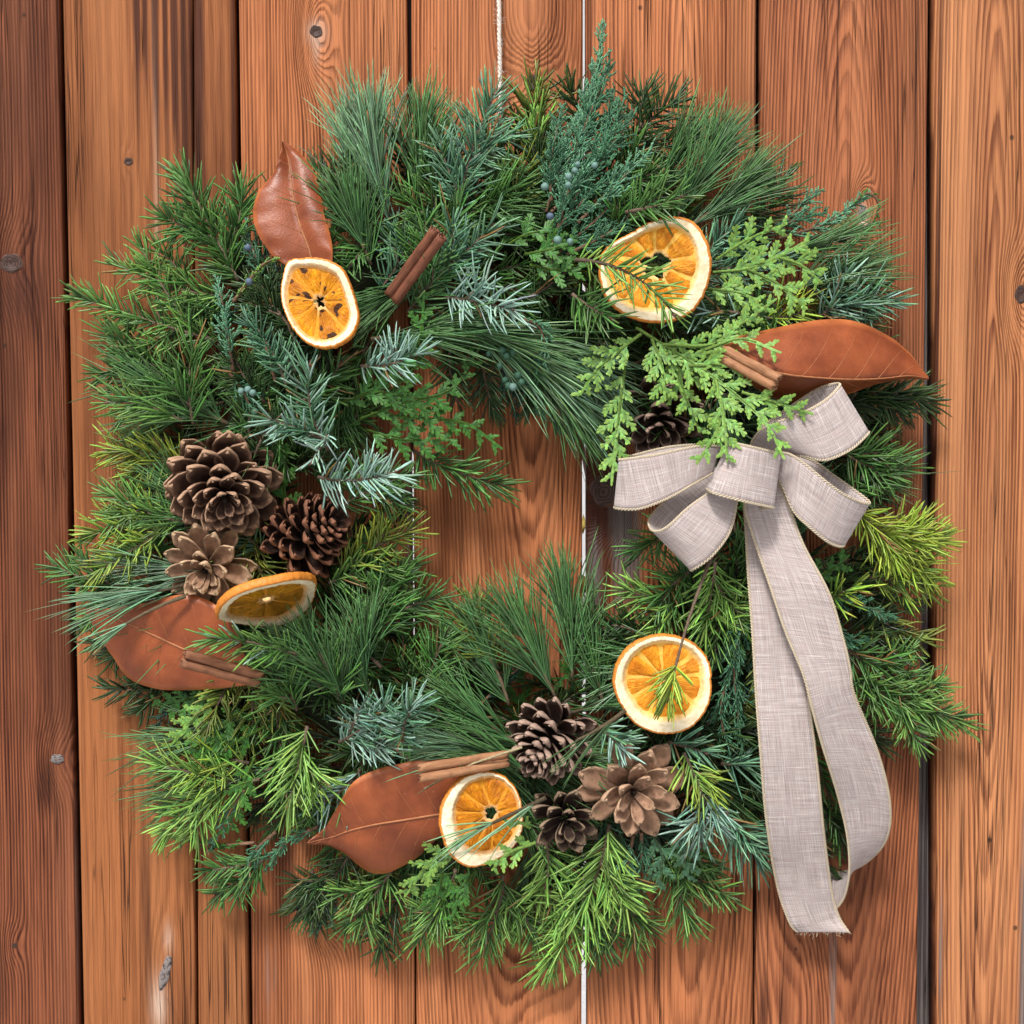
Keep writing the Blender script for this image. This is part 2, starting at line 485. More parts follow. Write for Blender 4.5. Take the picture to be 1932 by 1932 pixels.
def knot(px, py, rx, ry, pi, mat, dome=0.0006, rot=0.0):
    """a knot as a low lens of its own set in the board"""
    proud = PLANKS[pi][2] * 0.001
    c = at(px, py, proud)
    nr, na = 5, 26
    V = []
    ph = random.uniform(0, 6)
    for i in range(nr + 1):
        u = i / nr
        for k in range(na):
            a = k / na * 2 * math.pi
            rr = u * (1 + 0.10 * math.sin(2 * a + ph) + 0.06 * math.sin(5 * a + 2 * ph))
            X, Zz = rx * MM * rr * math.cos(a), ry * MM * rr * math.sin(a)
            V.append((c.x + X * math.cos(rot) - Zz * math.sin(rot), -proud - 0.0007 - dome * (1 - u * u) if u < 1 else -proud + 0.001, c.z + X * math.sin(rot) + Zz * math.cos(rot)))
    q = grid_quads(nr + 1, na, True)[:, ::-1]
    return obj('knot', mesh_np('knot', V, q, mat=mat), plank_objs[pi])
knot(597, 60, 13, 15, 3, M_KNOT); knot(22, 497, 23, 23, 0, M_KNOT); knot(243, 305, 11, 8, 1, M_KNOT)
knot(1003, 157, 17, 18, 4, M_KNOT); knot(1927, 555, 17, 19, 7, M_KNOT); knot(108, 1432, 16, 10, 0, M_KNOTG)
knot(312, 1835, 12, 38, 1, M_KNOTG, rot=-0.25); knot(618, 1710, 24, 22, 3, M_KNOT); knot(28, 1783, 6, 6, 0, M_KNOT)
knot(1140, 928, 30, 34, 5, M_KNOT); knot(1627, 402, 9, 20, 6, M_KNOTG)

# ------------------------------------------------------------------ greenery
PAL = {'g': (0.046, 0.122, 0.030), 'd': (0.014, 0.040, 0.013), 'b': (0.078, 0.178, 0.108), 's': (0.27, 0.43, 0.35),  # 'd' is darkened: depth shade among the sprigs put into the colour
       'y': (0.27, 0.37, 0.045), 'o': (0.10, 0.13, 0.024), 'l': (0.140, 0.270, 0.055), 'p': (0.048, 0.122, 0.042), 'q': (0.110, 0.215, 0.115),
       'c': (0.150, 0.315, 0.068), 'k': (0.040, 0.150, 0.022), 'j': (0.052, 0.145, 0.075), 'm': (0.095, 0.230, 0.130), 't': (0.016, 0.055, 0.033)}
BARK = (0.15, 0.105, 0.075)
wreath = tag(empty('evergreen_wreath', at(966, 960, 0.02)), 'large round wreath of mixed fir pine cedar and juniper sprigs hung on boards', 'wreath')
WL = np.array(wreath.location)

def needles_np(B, D, L, W, N, bend, c0, c1, rings=(0.0, 0.12, 0.6, 0.9), prof=(0.55, 1.0, 1.0, 0.65)):
    """three-sided tapering needles; arrays of n"""
    n = len(B)
    D = norm(D); Sd = norm(np.cross(D, N)); Nn = np.cross(Sd, D)
    rows, cols = [], []
    for t, p in zip(rings, prof):
        c = B + D * (L * t)[:, None] + bend * (L * t * t)[:, None]
        ww = (W * p * 0.5)[:, None]
        rows += [c - Sd * ww, c + Nn * ww * 0.75, c + Sd * ww]
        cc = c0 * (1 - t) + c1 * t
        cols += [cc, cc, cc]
    rows.append(B + D * L[:, None] + bend * L[:, None]); cols.append(c1 * 1.05)
    k = len(rings)
    V = np.stack(rows, 1); Cc = np.stack(cols, 1); per = 3 * k + 1
    q = []
    for i in range(k - 1):
        for j in range(3):
            j2 = (j + 1) % 3
            q.append((i * 3 + j, (i + 1) * 3 + j, (i + 1) * 3 + j2, i * 3 + j2))
    o = (k - 1) * 3
    t3 = [(o + j, per - 1, o + (j + 1) % 3) for j in range(3)]
    off = (np.arange(n) * per)[:, None, None]
    Q = (np.array(q)[None] + off).reshape(-1, 4)[:, ::-1]
    T = (np.array(t3)[None] + off).reshape(-1, 3)[:, ::-1]
    return V.reshape(-1, 3), Q, T, Cc.reshape(-1, 3)

def jitter_col(base, n, rng, amt=0.22, hue=0.10):
    v = 1 + rng.normal(0, amt, (n, 1)); v = np.clip(v, 0.45, 1.7)
    h = 1 + rng.normal(0, hue, (n, 3))
    return np.clip(np.asarray(base)[None] * v * h, 0.005, 0.8)

def curve_pts(b, t, bow, sag, n, rng):
    b, t = np.asarray(b, float), np.asarray(t, float)
    L = np.linalg.norm(t - b)
    d = (t - b) / L
    s = np.cross(d, [0, -1, 0]); s = s / (np.linalg.norm(s) + 1e-9)
    u = np.linspace(0, 1, n)[:, None]
    return b + (t - b) * u + s * (bow * L * 4 * u * (1 - u)) + np.array([0, 1, 0]) * (sag * L * 4 * u * (1 - u))

behind()

def twig_mesh(acc, P, r0, r1, sides=5, col=BARK, rng=RNG):
    n = len(P)
    V, q, t = tube_np(P, np.linspace(r0, r1, n) * (1 + 0.12 * rng.normal(0, 1, n)), sides)
    acc.add(V, q, t, np.asarray(col) * rng.uniform(0.7, 1.25))

def put(name, twig, leaf, leafname, mat, smooth=True):
    """thing > part (the twig) > sub-part (its needles)"""
    for a in (twig, leaf):
        a.V = [v - WL for v in a.V]
    p = obj(name, twig.mesh(name, M_TWIG), wreath)
    k = obj(leafname, leaf.mesh(leafname, mat, smooth), p); k['kind'] = 'stuff'
    return p

def fir(b, t, col='g', nl=23, dens=1300, sides=None, bow=None, w=1.5, spread=55, tipc=None, flat=0.55, silver=0.0, sag=-0.03, rng=RNG, t0=0.03, sidelen=0.5, name='fir_sprig'):
    b, t = np.asarray(b, float), np.asarray(t, float)
    twig, leaf = Acc(), Acc()
    L = np.linalg.norm(t - b)
    if bow is None: bow = rng.uniform(-0.12, 0.12)
    if sides is None: sides = int(rng.integers(1, 4)) if L > 0.05 else 0
    branches = [(curve_pts(b, t, bow, sag, 14, rng), 1.0, t0)]
    P = branches[0][0]
    T, Sd, N = frames(P)
    for s in range(sides):
        u = rng.uniform(0.12, 0.62); i = int(u * 13)
        sg = 1 if s % 2 else -1
        a = R(rng.uniform(32, 50))
        d = T[i] * math.cos(a) + Sd[i] * sg * math.sin(a) + N[i] * rng.uniform(-0.12, 0.2)
        ll = L * (1 - u) * rng.uniform(0.7, 1.15) * sidelen * 1.6
        branches.append((curve_pts(P[i], P[i] + norm(d) * ll, rng.uniform(-0.08, 0.08), -0.03, 10, rng), 0.85, 0.12))
    base = np.array(PAL[col]) if isinstance(col, str) else np.array(col)
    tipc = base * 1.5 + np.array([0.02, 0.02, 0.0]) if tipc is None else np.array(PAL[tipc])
    for (Q, k, tt0) in branches:
        Lb = np.linalg.norm(np.diff(Q, axis=0), axis=1).sum()
        n = max(14, int(Lb * dens * (1 - tt0)))
        u = np.clip(tt0 + (1 - tt0) * (np.arange(n) + rng.uniform(0, 1, n)) / n, 0, 1)
        f = u * (len(Q) - 1); i = np.minimum(f.astype(int), len(Q) - 2); fr = (f - i)[:, None]
        T, Sd, N = frames(Q)
        B = Q[i] * (1 - fr) + Q[i + 1] * fr
        Tn, Sn, Nn = T[i], Sd[i], N[i]
        side = np.where(rng.uniform(0, 1, n) < 0.5, 1.0, -1.0)
        phi = side * (math.pi / 2) * (1 - np.abs(rng.normal(0, 1 - flat, n)) * 0.9)
        al = R(spread) * (1 - 0.62 * np.clip((u - 0.72) / 0.28, 0, 1)) + rng.normal(0, R(13), n)
        D = np.cos(al)[:, None] * Tn + np.sin(al)[:, None] * (np.cos(phi)[:, None] * Nn + np.sin(phi)[:, None] * Sn)
        Ln = nl * 0.001 * k * rng.uniform(0.62, 1.12, n) * np.where(rng.uniform(0, 1, n) < 0.06, 0.5, 1.0) * (1 - 0.25 * u ** 3) * np.where(u < 0.1, 0.8, 1)
        bend = Tn * rng.uniform(-0.05, 0.26, n)[:, None] + rng.normal(0, 0.085, (n, 3))
        c0 = jitter_col(base, n, rng, 0.34, 0.08)
        if silver > 0:
            mk = rng.uniform(0, 1, n) < silver
            c0[mk] = jitter_col(PAL['s'], int(mk.sum()), rng, 0.15, 0.03)
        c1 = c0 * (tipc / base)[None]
        if silver > 0: c1[mk] = c0[mk] * 1.1
        dead = rng.uniform(0, 1, n) < 0.02
        c0[dead] = (0.20, 0.12, 0.04); c1[dead] = (0.26, 0.16, 0.06)
        c1 = np.clip(c1, 0, 0.8)
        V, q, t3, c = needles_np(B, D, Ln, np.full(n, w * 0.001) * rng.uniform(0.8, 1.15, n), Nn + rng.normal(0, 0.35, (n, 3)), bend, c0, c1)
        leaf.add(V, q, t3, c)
        twig_mesh(twig, Q, 0.0013 * k, 0.0006, rng=rng)
    # end buds
    e = branches[0][0][-1]; d = norm(e - branches[0][0][-2])
    twig_mesh(twig, np.array([e, e + d * 0.002, e + d * 0.004]), 0.0013, 0.0004, 6, (0.20, 0.10, 0.07), rng)
    return put(name, twig, leaf, 'needles', M_NEEDLE)

def pine(b, t, col='p', nl=62, n=150, bow=None, w=1.05, spread=24, start=0.35, droop=0.10, rng=RNG, tipc=None, dirv=None):
    """long soft needles in bundles of five near the end of a twig"""
    b, t = np.asarray(b, float), np.asarray(t, float)
    twig, leaf = Acc(), Acc()
    L = np.linalg.norm(t - b)
    tw = b + (t - b) * 0.72
    if bow is None: bow = rng.uniform(-0.06, 0.06)
    Q = curve_pts(b, tw, bow, -0.02, 10, rng)
    T, Sd, N = frames(Q)
    nb = n // 5
    u = rng.uniform(0.0, 1.0, nb) ** 0.9
    f = u * 9; i = np.minimum(f.astype(int), 8); fr = (f - i)[:, None]
    B = Q[i] * (1 - fr) + Q[i + 1] * fr
    phi = rng.uniform(-2.0, 2.0, nb); al = np.abs(rng.normal(R(spread), R(spread * 0.45), nb))
    D = np.cos(al)[:, None] * T[i] + np.sin(al)[:, None] * (np.cos(phi)[:, None] * N[i] * 0.7 + np.sin(phi)[:, None] * Sd[i])
    B = np.repeat(B, 5, 0); D = np.repeat(D, 5, 0) + rng.normal(0, 0.10, (nb * 5, 3)); Nn = np.repeat(N[i], 5, 0)
    m = nb * 5
    Ln = np.minimum(nl * 0.001, L * (1.02 - 0.72 * np.repeat(u, 5))+ 0.010) * rng.uniform(0.70, 1.10, m)
    bend = rng.normal(0, 0.11, (m, 3)) + np.array([0, 0, -droop]) * rng.uniform(0.3, 1.3, m)[:, None]
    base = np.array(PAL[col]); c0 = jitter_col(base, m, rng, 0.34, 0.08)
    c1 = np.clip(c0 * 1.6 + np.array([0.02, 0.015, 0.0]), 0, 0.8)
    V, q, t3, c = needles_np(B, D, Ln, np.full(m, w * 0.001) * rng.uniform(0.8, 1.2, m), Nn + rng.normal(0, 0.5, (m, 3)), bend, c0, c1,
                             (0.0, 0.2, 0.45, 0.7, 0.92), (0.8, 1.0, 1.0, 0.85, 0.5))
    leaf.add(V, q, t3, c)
    twig_mesh(twig, Q, 0.0014, 0.0009, col=(0.11, 0.085, 0.05), rng=rng)
    return put('pine_sprig', twig, leaf, 'needles', M_NEEDLE)

def beads_np(P, wid, N, cols, flat=0.45, step=None, rng=RNG, over=1.7):
    """overlapping scale leaves along a line: flattened, pointed beads"""
    seg = np.linalg.norm(np.diff(P, axis=0), axis=1); L = seg.sum()
    step = step or wid * 0.9
    n = max(2, int(L / step))
    s = np.concatenate([[0], np.cumsum(seg)])
    u = np.linspace(0, L, n + 1)
    X = np.stack([np.interp(u, s, P[:, k]) for k in range(3)], 1)
    A = X[:-1]; D = norm(X[1:] - X[:-1]); ln = L / n * over
    Sd = norm(np.cross(D, N)); Nn = np.cross(Sd, D)
    wv = wid * (1 - 0.35 * (np.arange(n) / n) ** 2)[:, None] * rng.uniform(0.85, 1.15, (n, 1))
    rows = [A, A + D * ln * .3 - Sd * wv * .42, A + D * ln * .3 + Nn * wv * flat * .45, A + D * ln * .3 + Sd * wv * .42, A + D * ln * .3 - Nn * wv * flat * .3,
            A + D * ln * .72 - Sd * wv * .5, A + D * ln * .72 + Nn * wv * flat * .5, A + D * ln * .72 + Sd * wv * .5, A + D * ln * .72 - Nn * wv * flat * .3, A + D * ln]
    V = np.stack(rows, 1)
    t = [(0, 2, 1), (0, 3, 2), (0, 4, 3), (0, 1, 4), (9, 5, 6), (9, 6, 7), (9, 7, 8), (9, 8, 5)]
    q = [(1, 2, 6, 5), (2, 3, 7, 6), (3, 4, 8, 7), (4, 1, 5, 8)]
    off = (np.arange(n) * 10)[:, None, None]
    c = np.repeat(cols(n), 10, 0)
    return V.reshape(-1, 3), (np.array(q)[None] + off).reshape(-1, 4), (np.array(t)[None] + off).reshape(-1, 3), c

def cedar(path, col='c', w=2.5, blen=19, step=5.8, rng=RNG, ang=42, tipy=0.35):
    """flat lacy frond: axis, alternate branchlets, short side shoots, all of scale leaves"""
    twig, leaf = Acc(), Acc()
    P = catmull(np.asarray(path, float), 40)
    base = np.array(PAL[col]); yel = base * np.array([1.6, 1.15, 0.7])
    N0 = np.array([rng.uniform(-0.25, 0.25), -1, rng.uniform(-0.25, 0.25)])
    def cols(tip):
        def f(n):
            k = (np.linspace(0, 1, n)[:, None]) ** 2 * tip
            return jitter_col(base * rng.uniform(0.8, 1.12), n, rng, 0.22, 0.06) * (1 - k) + yel[None] * k
        return f
    T, Sd, N = frames(P, N0)
    seg = np.linalg.norm(np.diff(P, axis=0), axis=1); s = np.concatenate([[0], np.cumsum(seg)]); L = s[-1]
    leaf.add(*beads_np(P[6:], w * 0.001, N0, cols(tipy), 0.16, w * 0.00075, rng, 2.0))
    twig_mesh(twig, P[:28], 0.0011, 0.0006, 5, base * 0.8 + np.array([0.03, 0.0, 0]), rng)
    d = 0.10 * L; sg = 1
    while d < L * 0.97:
        i = int(np.searchsorted(s, d)); i = min(i, 39)
        u = d / L
        bl = blen * 0.001 * rng.uniform(0.75, 1.2) * min(1.0, 0.5 + 2.2 * u) * (1 - 0.72 * u ** 2.2)
        a = R(rng.uniform(ang - 6, ang + 6))
        dr = T[i] * math.cos(a) + Sd[i] * sg * math.sin(a) + N[i] * rng.uniform(-0.18, 0.18)
        Q = curve_pts(P[i], P[i] + norm(dr) * bl, -sg * 0.06, rng.uniform(-0.06, 0.06), 9, rng)
        leaf.add(*beads_np(Q, w * 0.00090, N0, cols(tipy * 1.4), 0.16, w * 0.00075, rng, 2.0))
        T2, S2, N2 = frames(Q, N0)
        m = max(2, int(bl / 0.00165)); sg2 = 1
        for k in range(m):
            u2 = (k + 0.7) / (m + 0.6); j = int(u2 * 8)
            a2 = R(rng.uniform(30, 44)); l2 = min(0.0052, bl * 0.36) * (1.05 - 0.62 * u2) * min(1, 0.45 + 2.5 * u2) * rng.uniform(0.8, 1.2)
            if l2 < 0.0012: continue
            d2 = T2[j] * math.cos(a2) + S2[j] * sg2 * math.sin(a2) + N2[j] * rng.uniform(-0.12, 0.12)
            leaf.add(*beads_np(np.array([Q[j], Q[j] + norm(d2) * l2]), w * 0.00078, N0, cols(tipy * 1.4), 0.16, w * 0.00075, rng, 2.0))
            sg2 = -sg2
        sg = -sg
        d += step * 0.001 * rng.uniform(0.8, 1.2)
    return put('cedar_sprig', twig, leaf, 'scale_leaves', M_SCALELEAF, smooth=False)

def juniper(path, col='j', w=1.25, blen=15, step=1.7, rng=RNG, berries=0, spread=30, third=True):
    """fine feathery shoots all round a brown stem, with bloomed berries"""
    twig, leaf = Acc(), Acc()
    P = catmull(np.asarray(path, float), 36)
    base = np.array(PAL[col])
    cols = lambda n: jitter_col(base * rng.uniform(0.75, 1.2), n, rng, 0.15, 0.06) * (1 + 0.35 * np.linspace(0, 1, n)[:, None])
    T, Sd, N = frames(P)
    seg = np.linalg.norm(np.diff(P, axis=0), axis=1); s = np.concatenate([[0], np.cumsum(seg)]); L = s[-1]
    V, q, t3, c = beads_np(P[22:], w * 0.0012, (0, -1, 0), cols, 0.8, rng=rng); leaf.add(V, q, t3, c)
    twig_mesh(twig, P[:30], 0.0013, 0.0006, 5, (0.19, 0.11, 0.07), rng)
    d = 0.08 * L; spots = []
    while d < L * 0.985:
        i = min(int(np.searchsorted(s, d)), 35); u = d / L
        bl = blen * 0.001 * rng.uniform(0.6, 1.25) * (1 - 0.7 * u ** 2) * min(1, 0.55 + 2 * u)
        a = R(rng.normal(spread, 9)); ph = rng.uniform(0, 2 * math.pi)
        dr = T[i] * math.cos(a) + math.sin(a) * (math.cos(ph) * Sd[i] + 0.8 * math.sin(ph) * N[i])
        Q = curve_pts(P[i], P[i] + norm(dr) * bl, rng.uniform(-0.08, 0.08), rng.uniform(-0.08, 0.05), 6, rng)
        leaf.add(*beads_np(Q, w * 0.001, N[i], cols, 0.8, rng=rng))
        T2, S2, N2 = frames(Q)
        m = int(bl / 0.0026)
        for k in range(m):
            j = min(4, int((k + 0.5) / m * 5)); a2 = R(rng.normal(33, 8)); p2 = rng.uniform(0, 2 * math.pi)
            l2 = bl * 0.42 * (1 - 0.6 * k / m) * rng.uniform(0.6, 1.2)
            d2 = T2[j] * math.cos(a2) + math.sin(a2) * (math.cos(p2) * S2[j] + math.sin(p2) * N2[j])
            leaf.add(*beads_np(np.array([Q[j], Q[j] + norm(d2) * l2]), w * 0.0009, N[i], cols, 0.8, rng=rng, step=w * 0.0013))
        spots.append(Q[3])
        d += step * 0.001 * rng.uniform(0.7, 1.3)
    return put('juniper_sprig', twig, leaf, 'scale_leaves', M_SCALELEAF)

def uv_sphere(r, n=8, m=10):
    V = [(0, 0, r)]
    for i in range(1, n):
        a = math.pi * i / n
        for k in range(m):
            b = 2 * math.pi * k / m
            V.append((r * math.sin(a) * math.cos(b), r * math.sin(a) * math.sin(b), r * math.cos(a)))
    V.append((0, 0, -r)); N = len(V) - 1
    t = [(0, 1 + k, 1 + (k + 1) % m) for k in range(m)] + [(N, N - m + (k + 1) % m, N - m + k) for k in range(m)]
    q = grid_quads(n - 1, m, True)[:, ::-1] + 1
    return np.array(V), q, t
bm_cache = {}
def berry(px, py, h, r, col, parent):
    key = col
    if key not in bm_cache:
        V, q, t = uv_sphere(1.0)
        V = V * (1 + 0.04 * np.sin(V[:, :1] * 5 + V[:, 1:2] * 4))
        bm_cache[key] = mesh_np('berry', V, q, t, M_BERRY, np.tile(np.array(col), (len(V), 1)))
    o = obj('berry', bm_cache[key], parent)
    o.location = Vector(atm(px, py, h)) - Vector(WL)
    o.scale = [r * 0.001 * random.uniform(0.9, 1.1)] * 3
    o.rotation_euler = [random.uniform(0, 6) for _ in range(3)]
    return o

# wire-bound core of the wreath, mostly hidden under the sprigs
ring = []
for k in range(73):
    a = k / 72 * 2 * math.pi
    ring.append(atm(966 + 505 * math.cos(a), 950 - 505 * math.sin(a), 16) - WL)
V, q, t = tube_np(np.array(ring), 0.020 * (1 + 0.1 * RNG.normal(0, 1, 73)), 8)
obj('wreath_core', mesh_np('wreath_core', V, q, t, M_TWIG, np.tile(np.array([0.025, 0.030, 0.014]), (len(V), 1))), wreath)

def A3(*pts): return [atm(*p) for p in pts]

OUT = {0: 775, 15: 800, 30: 800, 45: 755, 60: 735, 75: 760, 90: 765, 105: 770, 120: 770, 135: 755, 150: 775, 165: 775, 180: 775, 195: 790,
       210: 800, 225: 800, 240: 815, 255: 830, 270: 850, 285: 830, 300: 800, 315: 800, 330: 830, 345: 830, 360: 775}
def outer(deg):
    deg %= 360; a = int(deg // 15) * 15; f = (deg - a) / 15
    return OUT[a] * (1 - f) + OUT[a + 15] * f
HOLE = [(800, 900), (850, 800), (905, 735), (1000, 765), (1100, 815), (1185, 840), (1225, 950), (1215, 1050), (1180, 1085), (1110, 1110), (1040, 1120), (940, 1130), (860, 1115), (795, 1050), (785, 960)]
def in_hole(x, y, grow=1.0):
    cx, cy = 990, 945; inside = False
    P = [(cx + (a - cx) * grow, cy + (b - cy) * grow) for a, b in HOLE]
    j = len(P) - 1
    for i in range(len(P)):
        if (P[i][1] > y) != (P[j][1] > y) and x < (P[j][0] - P[i][0]) * (y - P[i][1]) / (P[j][1] - P[i][1]) + P[i][0]: inside = not inside
        j = i
    return inside
def pol(r, deg): return 960 + r * math.cos(R(deg)), 950 - r * math.sin(R(deg))

# filling sprigs: layer by layer, pointing outward, inward and along the ring
frng = np.random.default_rng(21)
N_FILL = 0
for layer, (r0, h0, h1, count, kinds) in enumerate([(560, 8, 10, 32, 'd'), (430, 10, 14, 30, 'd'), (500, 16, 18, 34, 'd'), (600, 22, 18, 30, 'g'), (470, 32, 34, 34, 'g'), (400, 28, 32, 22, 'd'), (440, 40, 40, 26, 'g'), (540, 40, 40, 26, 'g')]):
    for k in range(count):
        deg = 360 * (k + frng.uniform(-0.4, 0.4)) / count
        rr = r0 + frng.uniform(-40, 40)
        bx, by = pol(rr, deg)
        for attempt in range(12):
            if layer in (0, 3): th = deg + frng.uniform(-32, 32); ln = min(frng.uniform(170, 250), max(90, outer(deg) - 45 - rr))
            elif layer in (1, 5): th = deg + 180 + frng.uniform(-60, 60); ln = frng.uniform(110, 190)
            else: th = deg + frng.choice([-1, 1]) * frng.uniform(40, 100); ln = frng.uniform(150, 230)
            tx, ty = bx + ln * math.cos(R(th)), by - ln * math.sin(R(th))
            if not in_hole(tx, ty, 1.28) and math.hypot(tx - 960, ty - 950) < outer(math.degrees(math.atan2(950 - ty, tx - 960))) - 40: break
        else: continue
        if in_hole(bx, by, 1.35): continue
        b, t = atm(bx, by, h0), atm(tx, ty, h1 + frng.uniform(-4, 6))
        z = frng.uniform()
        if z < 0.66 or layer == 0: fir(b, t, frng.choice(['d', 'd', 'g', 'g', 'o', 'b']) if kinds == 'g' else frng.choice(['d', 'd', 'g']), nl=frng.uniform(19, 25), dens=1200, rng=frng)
        elif z < 0.86: pine(b, t, 'p', nl=frng.uniform(48, 62), n=110, rng=frng)
        elif z < 0.94: cedar([b, (b + t) / 2 + np.array([0.004, 0, -0.003]), t], 'k', rng=frng, step=7)
        else: juniper([b, (b + t) / 2 + np.array([0.003, 0, 0.003]), t], 't', rng=frng, step=2.6)
        N_FILL += 1

